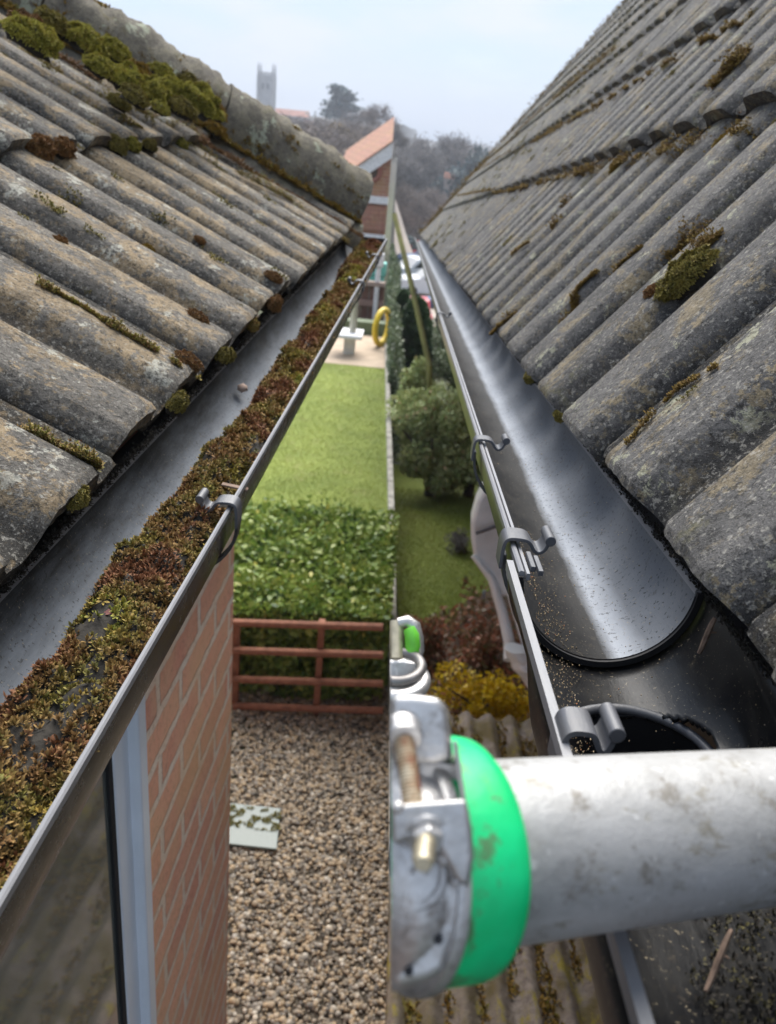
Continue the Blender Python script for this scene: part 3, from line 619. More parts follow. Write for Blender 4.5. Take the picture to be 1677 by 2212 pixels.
# bed in the left gutter
ny, nx = 420, 22; y0, y1 = -.05, 2.56; hgt = np.zeros((ny, nx)); XX = np.zeros((ny, nx)); YY = np.zeros((ny, nx))
def nz3(x, y, z=0): return noise.noise(Vector((x, y, z)))
for j in range(ny):
    y = y0 + (y1 - y0) * j / (ny - 1)
    back = xL - .019 - .010 * max(0, 1 - y / .5) + .019 * nz3(y * 9, 1.3) + .012 * nz3(y * 31, 4.2) + .007 * nz3(y * 70, 9) + .012 * min(1, max(0, (y - .55) * 2)) - .02 * min(1, max(0, (y - 1.5)))
    fx = xL + .0525
    for i in range(nx):
        s = i / (nx - 1); x = back + (fx - back) * s
        floor = zL - math.sqrt(max(.0536 ** 2 - (x - xL) ** 2, 1e-6))
        hh = (1 - (1 - min(1, s * 3.2)) ** 2)
        dep = .0345 + .009 * nz3(x * 34, y * 26, 2) + .006 * nz3(x * 90, y * 90, 5) - .016 * max(0, s - .75) / .25 * (1 + nz3(y * 13, 5))
        z = max(floor + .0012, min(floor + .001 + hh * dep + .0025 * nz3(x * 260, y * 260, 1), zL - .004)) if i else floor + .0008
        top = zL - .055 + .043 * hh + (.012 * nz3(x * 34, y * 26, 2) + .009 * nz3(x * 95, y * 90, 5)) * hh - .012 * max(0, s - .7) / .3
        z = max(floor + .001, top) if i else floor + .0008
        XX[j, i], YY[j, i], hgt[j, i] = x, y, z
mb = MB(); V = np.stack([XX, YY, hgt], -1).reshape(-1, 3); mb.add(V, [(j * nx + i, j * nx + i + 1, (j + 1) * nx + i + 1, (j + 1) * nx + i) for j in range(ny - 1) for i in range(nx - 1)])
bed = mb.build('moss_bed', M['soil'], fr=FL, smooth=60, label='long bed of brown and green moss filling the left gutter', cat='moss', kind='stuff', fix=False)
N = 30000; jj = (rng.random(N) ** 1.55) * (ny - 2); ii = rng.random(N) * (nx - 1.01)
j0, i0 = jj.astype(int), ii.astype(int); fj, fi = (jj - j0)[:, None], (ii - i0)[:, None]; G = np.stack([XX, YY, hgt], -1)
Pm = G[j0, i0] * (1 - fj) * (1 - fi) + G[j0 + 1, i0] * fj * (1 - fi) + G[j0, i0 + 1] * (1 - fj) * fi + G[j0 + 1, i0 + 1] * fj * fi
gm = np.array([nz3(p[0] * 25, p[1] * 18, 7) for p in Pm]); bare = np.array([nz3(p[0] * 30, p[1] * 14, 31) for p in Pm])
keep = (bare < .28) | (rng.random(N) < .25); Pm, gm = Pm[keep], gm[keep]; N = len(Pm)
Nn = np.array([0, 0, 1.0]) + rng.normal(0, .35, (N, 3)); Nn /= np.linalg.norm(Nn, axis=1, keepdims=True)
sz = .0036 * (1 + .9 * np.clip(Pm[:, 1] - .6, 0, 2)) * rng.uniform(.6, 1.3, N)
Pm[:, 2] += sz * .3
tint = np.clip(.35 + gm * 1.0 + rng.normal(0, .13, N), 0, 1)
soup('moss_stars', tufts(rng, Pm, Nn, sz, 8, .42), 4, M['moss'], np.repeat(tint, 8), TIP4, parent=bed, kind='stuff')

def clump(roof, a, b, n, R, mat, label=None, seed=0, ax=(1, 1, .6), group=None, name='moss_clump', nt=None, ts=None, frame=None, centre=None, cat='moss'):
    rg = np.random.default_rng(seed); cen = roof.P(a, b, n) if centre is None else np.array(centre)
    up = roof.N() if roof else np.array([0, 0, 1.]); A, B = perp(up[None]); A, B = A[0], B[0]
    # local axes: A along gutter, B upslope
    A = np.array([0, 1.0, 0]); B = unit(np.cross(up, A))
    nt = nt or int(700 * max(1, R / .012)); ts = ts or max(.0022, R * .16)
    dr = rnd_dirs(rg, nt); dr[:, 2] = np.abs(dr[:, 2])
    rad = np.array([1 + .45 * nz3(*(d * 2.6 + seed)) for d in dr])[:, None] * R
    off = (dr * rad) * np.array(ax); P = cen + off[:, :1] * A + off[:, 1:2] * B + off[:, 2:] * up
    Nd = dr[:, :1] * A + dr[:, 1:2] * B + dr[:, 2:] * up
    # dark core
    mb = MB(); m, k = 14, 7; V = []
    for i in range(k + 1):
        ph = -.5 + (math.pi / 2 + .5) * i / k
        for j in range(m):
            th = 2 * math.pi * j / m; d = np.array([math.cos(ph) * math.cos(th), math.cos(ph) * math.sin(th), math.sin(ph)])
            q = d * R * .93 * (1 + .45 * nz3(*(np.array([d[0], d[1], abs(d[2])]) * 2.6 + seed))) * np.array(ax); V.append(cen + q[0] * A + q[1] * B + q[2] * up)
    mb.add(V, [(i * m + j, i * m + (j + 1) % m, (i + 1) * m + (j + 1) % m, (i + 1) * m + j) for i in range(k) for j in range(m)])
    fr = frame or roof.fr
    o = mb.build(name, M['soil'], fr=fr, smooth=60, label=label, cat=cat if label else None, group=group, base=cen)
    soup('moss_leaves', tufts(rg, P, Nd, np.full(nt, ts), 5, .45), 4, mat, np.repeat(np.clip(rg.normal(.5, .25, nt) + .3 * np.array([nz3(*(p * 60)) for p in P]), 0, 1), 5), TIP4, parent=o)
    return o
def pclump(roof, u, v, n, rpx, mat, label, seed, ax=(1, 1, .6), **k):
    a, b = roof.hit(u, v); n = float(surf(roof, a, b)) - .002; p = roof.P(a, b, n); rr = np.linalg.norm(p) * rpx / F
    return clump(roof, a, b, n, rr, mat, label, seed, ax, **k)
B_, G_, O_, Y_ = M['mossB'], M['mossG'], M['mossO'], M['mossY']
CL = [ # left roof
 (66, 730, .018, 24, B_, 'reddish brown moss clump at the left edge of the left roof'),
 (203, 818, .016, 22, G_, 'yellow-green oval moss clump low on the left roof'),
 (150, 627, .020, 13, O_, 'small round olive moss clump on a rib of the left roof'),
 (275, 711, .016, 14, B_, 'small dark brown moss clump in the middle of the left roof'),
 (410, 715, .012, 22, B_, 'ragged rusty moss clump above the left gutter'),
 (475, 645, .020, 16, O_, 'round dark golden moss clump nearest the far gutter of the left roof'),
 (325, 530, .018, 13, Y_, 'golden moss clump, lowest of the row on the left roof'),
 (290, 513, .018, 9, Y_, 'golden moss clump in the middle of the row on the left roof'),
 (268, 500, .018, 8, Y_, 'tiny golden moss clump at the top of the row on the left roof'),
 (428, 528, .018, 11, B_, 'dark brown moss clump beside the mortar of the left roof'),
 (385, 815, .010, 28, B_, 'brown moss clump at the end of a tile joint near the left gutter'),
 (125, 535, .018, 13, B_, 'brown moss clump high on the near edge of the left roof'),
 (578, 622, .014, 18, B_, 'rusty moss clump in a groove near the far eave of the left roof')]
for k, (u, v, n, r, m, lb) in enumerate(CL): pclump(RL, u, v, n, r, m, lb, 40 + k)
EV = [(212, 1142, -.012, 34, O_, 'dark green moss hanging from the nearest tile edge of the left roof', (.8, .55, 1.3)),
 (412, 905, -.004, 34, O_, 'big brown moss lump hanging at the second tile joint of the left eave', (.7, .8, 1.1)),
 (498, 808, .002, 24, O_, 'brown moss lump on the left eave between the two hanging lumps', (.8, .8, 1)),
 (527, 772, .002, 22, O_, 'olive moss lump beside a stone on the left eave', (.8, .8, 1)),
 (600, 690, -.004, 26, B_, 'dark brown moss lump on the far part of the left eave', (.9, .8, 1)),
 (570, 745, -.006, 20, M['moss'], 'grey-black moss lump low on the left eave', (.9, .7, 1))]
for k, (u, v, n, r, m, lb, ax) in enumerate(EV):
    a_h, _b = RL.hit(u, v - 6); p = RL.P(a_h, -.004, float(surf(RL, a_h, 0)) - .016); clump(RL, 0, 0, 0, np.linalg.norm(p) * r * .85 / F, m, lb, 60 + k, (.9, .6, 1.1), centre=p)
ST = [(128, 360, 30, B_, 'large shaggy brown moss clump on the upper tile step, first from the left'), (178, 358, 26, B_, 'shaggy brown moss clump on the upper tile step, second from the left'), (283, 345, 24, O_, 'olive moss clump on the upper tile step'),
 (313, 343, 20, G_, 'bright green moss clump on the upper tile step'), (358, 345, 17, O_, 'small olive moss clump on the upper tile step'), (432, 345, 15, G_, 'green moss clump at the mortar end of the tile step')]
for k, (u, v, r, m, lb) in enumerate(ST):
    a, b = RL.hit(u, v); p = RL.P(a, .385, .030); clump(RL, a, .392, .030, np.linalg.norm(p) * r / F, m, lb, 70 + k, (1, .7, .8))
HP = [(70, 90, 40, G_), (180, 95, 34, G_), (212, 150, 26, G_), (245, 118, 28, G_), (272, 180, 34, G_), (300, 160, 22, Y_), (330, 205, 30, G_), (372, 195, 26, G_), (350, 162, 22, G_), (395, 240, 24, O_), (428, 228, 38, G_), (290, 215, 24, O_),
 (375, 232, 22, O_), (462, 245, 22, Y_), (465, 285, 20, Y_), (405, 178, 18, O_), (110, 55, 28, O_), (345, 238, 18, G_), (400, 165, 16, O_), (255, 225, 20, O_), (58, 60, 26, B_)]
names = ['largest cushion low on the hip', 'cushion']
HL = ['large green moss cushion at the far left end of the ridge moss', 'wide green cushion near the top of the ridge, right of the far left one', 'green cushion just below the widest gap in the ridge moss', 'pale green cushion on the crest of the ridge, upper left',
 'big green cushion in the upper middle of the moss band', 'golden cushion on the crest above the moss band', 'green cushion in the centre of the moss band', 'green cushion high in the lower half of the moss band', 'small green cushion on the skyline edge of the ridge', 'olive cushion near the lower end of the moss band',
 'largest lower cushion of the moss band, yellow-green', 'olive cushion along the bottom edge of the moss band', 'olive cushion under the big lower one', 'golden cushion closing the lower end of the moss band', 'golden tuft hanging just below the last cushion of the ridge', 'small olive cushion on the skyline, above the lower half',
 'olive cushion near the top left corner of the ridge', 'tiny green cushion at the underside of the moss band', 'tiny olive cushion on the ridge skyline, lower of the small ones', 'olive cushion at the left underside of the moss band', 'brown cushion in the top left corner of the ridge']
rgh = np.random.default_rng(6); Nh = 5200; th = rgh.uniform(-.02, 1.7, Nh); wv = np.array([.4 + 1.3 * abs(nz3(q * 9, 2)) for q in th])
Ph = np.array([hipP(t_, .010 + rgh.normal(0, .010) * w_, .050 + abs(rgh.normal(0, .008)) * w_) for t_, w_ in zip(th, wv)])
soup('moss', tufts(rgh, Ph, RL.N(), rgh.uniform(.004, .009, Nh), 5, .45), 4, M['mossY'], np.repeat(rgh.random(Nh), 5), TIP4, fr=FL, label='golden moss line along the lower edge of the ridge tiles', cat='moss', kind='stuff')
Nh = 5200; th = rgh.uniform(-.02, 1.7, Nh); wv = np.array([.3 + 1.6 * abs(nz3(q * 7, 8)) for q in th])
Ph = np.array([hipP(t_, -.055 + rgh.normal(0, .012) * w_, .030 + abs(rgh.normal(0, .007)) * w_) for t_, w_ in zip(th, wv)])
soup('moss', tufts(rgh, Ph, RL.N(), rgh.uniform(.003, .007, Nh), 5, .45), 4, M['mossB'], np.repeat(rgh.random(Nh), 5), TIP4, fr=FL, label='rusty brown moss line where the left roof tiles meet the mortar', cat='moss', kind='stuff')
Nh = 15000; th = rgh.uniform(-.02, 1.74, Nh); ah = rgh.uniform(.15, 1.75, Nh); gh = np.array([nz3(q * 9, a_ * 2.2, 5) + .6 * nz3(q * 34, a_ * 8, 9) + .22 * (q - .9) for q, a_ in zip(th, ah)])
th, ah = th[gh > .06], ah[gh > .06]; Nh = len(th); Ph = np.array([hipP(q, .125 - .103 * math.cos(a_), .047 + .108 * math.sin(a_) + rgh.random() * .004) for q, a_ in zip(th, ah)])
for q_, p_ in zip(th, Ph): p_ += RL.N() * (.013 * .6 * nz3(*(p_ * 22)))
soup('moss', tufts(rgh, Ph, RL.N(), rgh.uniform(.003, .008, Nh), 5, .45), 4, M['mossY'], np.repeat(rgh.random(Nh), 5), TIP4, fr=FL, label='thin golden moss crust spread in patches over the ridge tiles of the left roof', cat='moss', kind='stuff')
for k, (u, v, r, m) in enumerate(HP):
    # ray against the top surface of the ridge tiles
    nn_ = RL.N(); q = ray(u, v); q = np.array([np.dot(q, FL.e), np.dot(q, FL.d), np.dot(q, FL.w)]); pl = org + nn_ * (.12 if v < 230 + (u - 300) * .3 else .06)
    p = q * (np.dot(pl, nn_) / np.dot(q, nn_)); rr = np.linalg.norm(p) * r / F
    clump(RL, 0, 0, 0, rr, m, HL[k], 100 + k, (1.15, 1, .75), centre=p, group='moss cushions on the hip ridge', name='moss_cushion')
# right roof clumps
CR = [(1500, 612, .018, 52, O_, 'large olive moss mound, biggest on the right roof', (.75, 1.2, .7)), (1432, 655, .016, 22, B_, 'reddish moss clump joined to the lower end of the big mound', (1, .8, .6)), (1330, 688, .02, 11, B_, 'small dark brown moss dot left of the big mound'),
 (1380, 655, .02, 11, B_, 'small brown moss dot just below the tile groove near the big mound'), (1290, 740, .014, 14, O_, 'olive moss clump on a rib above the right gutter'), (1352, 588, .018, 12, B_, 'orange-brown moss clump above the middle ribs of the right roof'),
 (1040, 620, .02, 14, O_, 'dark moss clump near the far eave of the right roof'), (1560, 300, .03, 26, Y_, 'hanging golden brown moss clump on the first tile step of the right roof'), (1335, 360, .03, 17, Y_, 'golden moss tuft on the first tile step'), (1425, 325, .03, 17, O_, 'moss tuft on the first tile step beside a chipped edge'),
 (1470, 880, .006, 12, B_, 'small orange moss clump in the lowest tile joint'), (1430, 910, .006, 13, B_, 'orange moss clump low in the lowest tile joint')]
for k, q in enumerate(CR): pclump(RR, q[0], q[1], q[2], q[3], q[4], q[5], 160 + k, q[6] if len(q) > 6 else (1, 1, .6))
# moss lines in joints and grooves (uncountable)
def moss_line(roof, pts, n, wid, N, size, mat, rg):
    P = []; hits = [roof.hit(*p) for p in pts]; seg = len(hits) - 1
    t = rg.random(N) * seg; i = np.minimum(t.astype(int), seg - 1); f = t - i; h = np.array(hits)
    ab = h[i] * (1 - f)[:, None] + h[i + 1] * f[:, None]
    ab = ab[np.array([nz3(x * 14, y * 14, 11) + .5 * nz3(x * 45, y * 45, 17) for x, y in ab]) > -.12]; N = len(ab)
    w = wid * (.25 + np.abs(np.array([nz3(x * 30, y * 30, 3) for x, y in ab])) * 2.8); aa = ab[:, 0] + rg.normal(0, 1, N) * w * .5; bb = ab[:, 1] + rg.normal(0, 1, N) * w * .5; return roof.P(aa, bb, surf(roof, aa, bb) + np.abs(rg.normal(0, .5, N)) * w)
rg = np.random.default_rng(77); A = []; T = []
for pts, n, w, N in [([(45, 948), (130, 1000), (212, 1064)], .012, .007, 1600), ([(73, 640), (160, 690), (250, 755), (330, 805), (405, 860)], .010, .004, 1500), ([(45, 150), (200, 240), (300, 300)], .02, .012, 1200), ([(445, 340), (560, 410), (650, 460), (750, 525)], .012, .02, 2600), ([(60, 120), (250, 235), (440, 335)], .02, .02, 2200),
                     ([(45, 110), (160, 190), (300, 260), (440, 310)], .03, .016, 2200)]:
    P = moss_line(RL, pts, n, w, N, 0, 0, rg); A.append(P)
P = np.concatenate(A)
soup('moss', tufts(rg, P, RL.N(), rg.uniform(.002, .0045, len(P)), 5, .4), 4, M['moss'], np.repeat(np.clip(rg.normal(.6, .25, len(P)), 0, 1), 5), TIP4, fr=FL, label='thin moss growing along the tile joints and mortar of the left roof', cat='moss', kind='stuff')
A = []
for pts, n, w, N in [([(1360, 1065), (1430, 965), (1500, 880), (1590, 830)], .006, .003, 500), ([(1085, 745), (1130, 690), (1170, 640), (1205, 610)], .012, .006, 1400), ([(1150, 765), (1225, 700), (1270, 640), (1330, 580)], .010, .006, 1600), ([(1530, 560), (1590, 510), (1634, 460)], .02, .008, 900), ([(1555, 205), (1600, 165), (1634, 130)], .02, .01, 600),
                     ([(1525, 215), (1560, 185)], .02, .008, 400), ([(1380, 270), (1410, 245)], .02, .008, 300), ([(990, 425), (1100, 415), (1250, 378), (1350, 350), (1480, 318), (1630, 280)], .03, .010, 4200), ([(1000, 390), (1150, 310), (1300, 230), (1500, 110), (1630, 40)], .03, .012, 3600), ([(1020, 380), (1200, 220), (1350, 100)], .02, .03, 3400)]:
    A.append(moss_line(RR, pts, n, w, N, 0, 0, rg))
for pts, n, w, N in [([(1440, 560), (1500, 500), (1545, 470)], 0, .006, 700), ([(1120, 560), (1200, 500), (1260, 455)], 0, .008, 700), ([(1560, 210), (1634, 130)], 0, .012, 900), ([(1180, 480), (1230, 440)], 0, .012, 500), ([(1540, 560), (1600, 500), (1634, 470)], 0, .010, 1400), ([(1330, 610), (1420, 540)], 0, .005, 500)]:
    A.append(moss_line(RR, pts, n, w, N, 0, 0, rg))
P = np.concatenate(A); ds = np.linalg.norm(P, axis=1)
soup('moss', tufts(rg, P, RR.N(), rg.uniform(.0022, .004, len(P)) * np.clip(ds, 1, 4), 5, .4), 4, M['mossR'], np.repeat(rg.random(len(P)), 5), TIP4, fr=FR, label='thin moss growing along the ribs and tile steps of the right roof', cat='moss', kind='stuff')
# scattered small moss dots
for roof, fr, N, lim, lb in ((RL, FL, 170, 2.3, 'small moss dots scattered over the tiles of the left roof'), (RR, FR, 420, 8.0, 'small moss dots scattered over the tiles of the right roof')):
    a = rg.random(N) ** .8 * lim; b = rg.uniform(.02, 1.4 if roof is RL else 3.2, N); P = []; s_ = []
    for x, y in zip(a, b):
        m = 30; r = rg.uniform(.002, .007) * (1 + .3 * x); xa = x + rg.normal(0, r * .6, m); P.append(roof.P(xa, y + rg.normal(0, r, m), surf(roof, xa, y) + np.abs(rg.normal(0, r * .3, m)))); s_ += [r * .5] * m
    P = np.concatenate(P); soup('moss', tufts(rg, P, roof.N(), np.array(s_), 4, .5), 4, M['mossO'], np.repeat(rg.random(len(P)), 4), TIP4, fr=fr, label=lb, cat='moss', kind='stuff')
# black dirt under the tile edges
for fr, roof, e0, N, a1, lb in ((FL, RL, -.252, 5200, 2.4, 'black algae crust along the lower tile edges of the left roof'), (FR, RR, .205, 4200, 4., 'black algae crust along the lower tile edges of the right roof')):
    a = rg.random(N) ** 1.3 * a1; b = np.abs(rg.normal(0, .003, N)); P = roof.P(a, b - .003, rg.uniform(-.002, .016, N)) 
    P[:, 2] -= .004; 
    soup('edge_crust', tufts(rg, P, np.array([.3 if fr is FL else -.3, 0, .95]), rg.uniform(.0012, .0034, N), 4, .6), 4, M['soil'], np.repeat(rg.random(N), 4), TIP4, fr=fr, label=lb, cat='algae', kind='stuff')
# debris in the right gutter and its near end
p = FR.loc(1305, 1040, z=zR - .03)
for k, (u, v, r, lb) in enumerate([(1296, 1010, 10, 'black crumb of dirt in the clean gutter, upper of two'), (1308, 1072, 14, 'larger black crumb of dirt in the clean gutter, below the small one')]):
    p = FR.loc(u, v, z=zR - .035); clump(RR, 0, 0, 0, np.linalg.norm(p) * r / F, M['soil'], lb, 200 + k, (1.6, .9, .5), centre=p, name='dirt_crumb', cat='dirt')
for k, (u, v, r, lb) in enumerate([(1160, 835, 13, 'moss lump on the right eave beside the painted sky streak'), (1215, 900, 14, 'moss lump under the second tile joint of the right eave'), (1135, 795, 9, 'small moss lump on the right eave')]):
    a_h, _b = RR.hit(u, v); p = RR.P(a_h, -.004, float(surf(RR, a_h, 0)) - .012); clump(RR, 0, 0, 0, np.linalg.norm(p) * r / F, O_, lb, 210 + k, (1.3, .6, 1.1), centre=p)
rg = np.random.default_rng(31); N = 5200; xx_ = rg.uniform(-.018, .06, N) ; y = rg.uniform(.05, .33, N); kp = np.array([nz3(p * 30, q * 22, 3) > -.15 - p * 6 for p, q in zip(xx_, y)]) & (((xx_ - .004) ** 2 + (y - hy) ** 2) > hr ** 2); xx_, y = xx_[kp], y[kp]; P = np.stack([xR + xx_, y, zR - .057 + np.clip(xx_ - .035, 0, 1) * 1.4 + rg.random(len(y)) * .009], 1); N = len(P)
soup('gutter_debris', tufts(rg, P, np.array([0, 0, 1.]), rg.uniform(.001, .0026, N), 4, .5), 4, M['mossD'], np.repeat(rg.random(N), 4), TIP4, fr=FR, label='dark mossy debris in the gutter in front of the aluminium tube', cat='debris', kind='stuff')
# twigs
def twig(fr, p, q, r, name, label, mat='wood'):
    p, q = np.array(p), np.array(q); mb = MB(); pts = [p + (q - p) * t + np.array([0, 0, .0015 * math.sin(t * 6)]) for t in np.linspace(0, 1, 8)]
    mb.tube(pts, [r * (.5 + .5 * math.sin(.3 + t * 2.6)) for t in np.linspace(0, 1, 8)], 6); q1 = (p * .6 + q * .4); mb.tube([q1, q1 + (q - p) * .15 + [r * 3, 0, r * 2]], [r * .6, r * .2], 5)
    return mb.build(name, M[mat], fr=fr, smooth=30, label=label, cat='twig')
p = FR.loc(1545, 1335, x=.197); q = FR.loc(1510, 1410, z=zR - .022)
twig(FR, p, q, .0018, 'twig', 'brown broken twig leaning from the tile edge into the black outlet')
twig(FR, FR.loc(1580, 2010, z=zR - .03), FR.loc(1525, 2140, z=zR - .04), .0012, 'twig', 'pale curved twig in the gutter in front of the tube')
p = FL.loc(480, 1053, z=zL - .008); q = FL.loc(535, 1050, z=zL - .006)
mb = MB(); mb.box((p + q) / 2, (.024, .006, .002), Matrix.Rotation(.1, 3, 'Y')); mb.build('wood_chip', M['wood'], fr=FL, label='flat brown wood chip lying on the moss behind the near clip', cat='wood chip', bevel=.0006)
p = FL.loc(524, 838, z=zL - .028); mb = MB(); mb.add(p + IC0 * np.array([.008, .010, .006]), IF0); mb.build('pebble', plain('pinkish_stone', (.42, .30, .24), .8, 60, .2), fr=FL, label='pinkish pebble lying between the moss and the bare strip of the left gutter', cat='pebble', smooth=180)
# thin dry leaf on the moss
p = FL.loc(232, 1328, z=zL - .010); mb = MB(); mb.add(p + np.array([[-.004, 0, 0], [0, .003, .003], [.005, .001, .001], [0, -.003, .002]]), [(0, 1, 2), (0, 2, 3)]); mb.build('dead_leaf', plain('pink_leaf', (.30, .13, .11), .6), fr=FL, label='small dried pink leaf on the moss bed', cat='leaf', smooth=0)

# ------------------------------------------------------------------ scaffold tube and clamp (near right)
Pa, Pb = at_depth(1110, 1833, .236), at_depth(1635, 1783, .277)
X = unit(Pb - Pa); Zt = unit(CAM - Pa); Z = unit(Zt - X * np.dot(Zt, X)); Y = np.cross(Z, X)
class FT: M = Matrix(((X[0], Y[0], Z[0], Pa[0]), (X[1], Y[1], Z[1], Pa[1]), (X[2], Y[2], Z[2], Pa[2]), (0, 0, 0, 1)))
FTi = np.array(FT.M.inverted())
def fT(u, v, z): return (FTi @ np.append(at_depth(u, v, z), 1))[:3]
def flush(o, cap=True):
    """cut a part flat in the upright plane in which the whole clamp ends"""
    import bmesh
    Mx = (o.parent.matrix_world if o.parent else o.matrix_world).inverted(); co = Mx @ Vector(at_depth(845, 1800, .22)); no = (Mx.to_3x3() @ Vector(RW @ np.array([1., 0, 0]))).normalized()
    bm = bmesh.new(); bm.from_mesh(o.data); r_ = bmesh.ops.bisect_plane(bm, geom=bm.verts[:] + bm.edges[:] + bm.faces[:], plane_co=co, plane_no=no, clear_inner=True)
    ed = [e for e in r_['geom_cut'] if isinstance(e, bmesh.types.BMEdge)]
    if cap and ed: bmesh.ops.holes_fill(bm, edges=ed, sides=0)
    bm.to_mesh(o.data); bm.free(); return o
r0 = .0242; xb = -.0155
tb = thing('scaffold_tube', FT, (0, 0, 0), 'scratched aluminium tube with a bright green band, in front of the black gutter', 'scaffold tube')
mb = MB(); n = 64; xs = [xb - .008, .3, .9]
V = [(x, r0 * math.cos(2 * math.pi * k / n), r0 * math.sin(2 * math.pi * k / n)) for x in xs for k in range(n)]
mb.add(V, [(i * n + k, i * n + (k + 1) % n, (i + 1) * n + (k + 1) % n, (i + 1) * n + k) for i in range(2) for k in range(n)] + [tuple(range(n)), tuple(2 * n + k for k in range(n))]); mb.build('tube', M['alu'], tb, smooth=40)
def collar(mb, prof, n=96):
    m = len(prof); V = [(x, r * math.cos(2 * math.pi * k / n), r * math.sin(2 * math.pi * k / n)) for (x, r) in prof for k in range(n)]
    mb.add(V, [(i * n + k, i * n + (k + 1) % n, ((i + 1) % m) * n + (k + 1) % n, ((i + 1) % m) * n + k) for i in range(m) for k in range(n)])
mb = MB(); collar(mb, [(xb - .0185, r0 - .001), (xb - .0185, .0300), (xb - .0165, .0307), (xb - .004, .0311), (xb - .001, .0306), (xb + .0008, .0290), (xb + .0014, .0262), (xb + .001, r0 - .001)]); flush(mb.build('green_band', M['green'], tb, smooth=50))
cl = thing('scaffold_clamp', FT, (-.02, 0, 0), "cast aluminium clamp with rusty bolts, left of the tube's green band", 'clamp')
mb = MB(); collar(mb, [(-.0700, .020), (-.0700, .0295), (xb - .0210, .0295), (xb - .0210, .0316), (xb - .0195, .0322), (xb - .0180, .0322), (xb - .0172, .0310), (xb - .0172, .020)]); flush(mb.build('sleeve', M['aluC'], cl, smooth=50))
rx = lambda a: np.array(Matrix.Rotation(a, 3, 'X'))
def plate(pts, z0, z1, name, mat, bev=.0010):
    """plate outlined in the picture plane of the clamp front, z1 nearer than z0"""
    mb = MB(); a = [fT(u, v, z0) for u, v in pts]; b = [fT(u, v, z1) for u, v in pts]; n = len(pts)
    mb.add(a + b, [tuple(range(n)), tuple(range(2 * n - 1, n - 1, -1))] + [(k, k + n, (k + 1) % n + n, (k + 1) % n) for k in range(n)])
    o = mb.build(name, mat, cl, smooth=40); flush(o); md = o.modifiers.new('bevel', 'BEVEL'); md.width = bev; md.segments = 3; md.limit_method = 'ANGLE'; md.angle_limit = .6; return o
plate([(800, 1506), (900, 1502), (950, 1508), (968, 1530), (974, 1580), (978, 1640), (940, 1652), (860, 1650), (800, 1640)], .226, .204, 'upper_lug', M['aluC'], .0028)
plate([(905, 1640), (992, 1650), (1006, 1740), (1004, 1765), (905, 1765)], .216, .208, 'bright_plate', M['aluC'], .0008)
plate([(978, 1600), (988, 1600), (1012, 1760), (1002, 1765)], .216, .199, 'web', M['aluC'], .0006)
plate([(800, 1730), (860, 1738), (1008, 1726), (1020, 1790), (1024, 1850), (1012, 1920), (985, 1900), (950, 1835), (900, 1812), (860, 1822), (800, 1810)], .210, .188, 'lower_lug', M['aluC'], .0022)
plate([(800, 1880), (900, 1870), (975, 1895), (1012, 1925), (1004, 1975), (985, 2040), (962, 2100), (925, 2118), (870, 2130), (800, 2130)], .212, .193, 'cheek_plate', M['aluC'], .0022)
plate([(800, 1815), (950, 1815), (990, 1890), (975, 1960), (900, 1985), (800, 1980)], .208, .2005, 'recess', M['castdark'], .0010)
mb = MB(); bp0, bp1 = fT(873, 1592, .201), fT(893, 1742, .193); mb.tube([bp0, bp1], .0022, 20)
for k in range(19): mb.torus(bp0 + (bp1 - bp0) * (k + .5) / 19, bp1 - bp0, .0021, .00042, 20, 6)
flush(mb.build('rusty_bolt', M['bolt'], cl, smooth=50), False)
mb = MB(); mb.tube([fT(868, 1578, .204), fT(872, 1600, .200)], [.0050, .0042], 24); flush(mb.build('bolt_collar', M['aluC'], cl, smooth=50, bevel=.0004))
q0 = fT(921, 1796, .190); q1 = fT(925, 1822, .186); dq = unit(q1 - q0)
mb = MB(); mb.tube([q0, q0 + dq * .0016], .0050, 32); mb.tube([q0 + dq * .0016, q0 + dq * .0042], .0038, 6); mb.build('flange_nut', M['aluC'], cl, smooth=40, bevel=.0004)
q2 = fT(914, 1868, .178); dq = unit(q2 - q0); Lb = np.linalg.norm(q2 - q0); mb = MB(); mb.tube([q0, q2 - dq * .0006, q2], [.0022, .0022, .0017], 18)
for k in range(6): mb.torus(q0 + dq * (Lb * (.35 + k * .1)), dq, .0021, .0004, 18, 6)
mb.build('bolt_end', M['brassy'], cl, smooth=50)
cR = fT(893, 1888, .193); cN = unit(fT(893, 1888, .18) - cR)
mb = MB(); mb.torus(cR, cN, .0070, .0009, 40); flush(mb.build('boss_ring', M['aluC'], cl, smooth=50))
for u, v, z, r in ((962, 1852, .190, 26), (905, 1872, .190, 11), (887, 1882, .190, 10), (921, 1884, .190, 9), (985, 1905, .189, 13), (860, 1745, .188, 18)):
    c = fT(u, v, z); rr = r * z / F * .8; n_ = unit(fT(u, v, z - .01) - c); mb = MB(); mb.tube([c - n_ * .002, c, c + n_ * rr * .5], [rr, rr, rr * .45], 16); flush(mb.build('rivet', M['aluC'], cl, smooth=50))
for u, v in ((947, 2030), (883, 2098)):
    c = fT(u, v, .1925); n_ = unit(fT(u, v, .19) - c); mb = MB(); mb.tube([c - n_ * .001, c + n_ * .0008], .0011, 14); mb.build('pin_hole', M['dark'], cl, smooth=50)
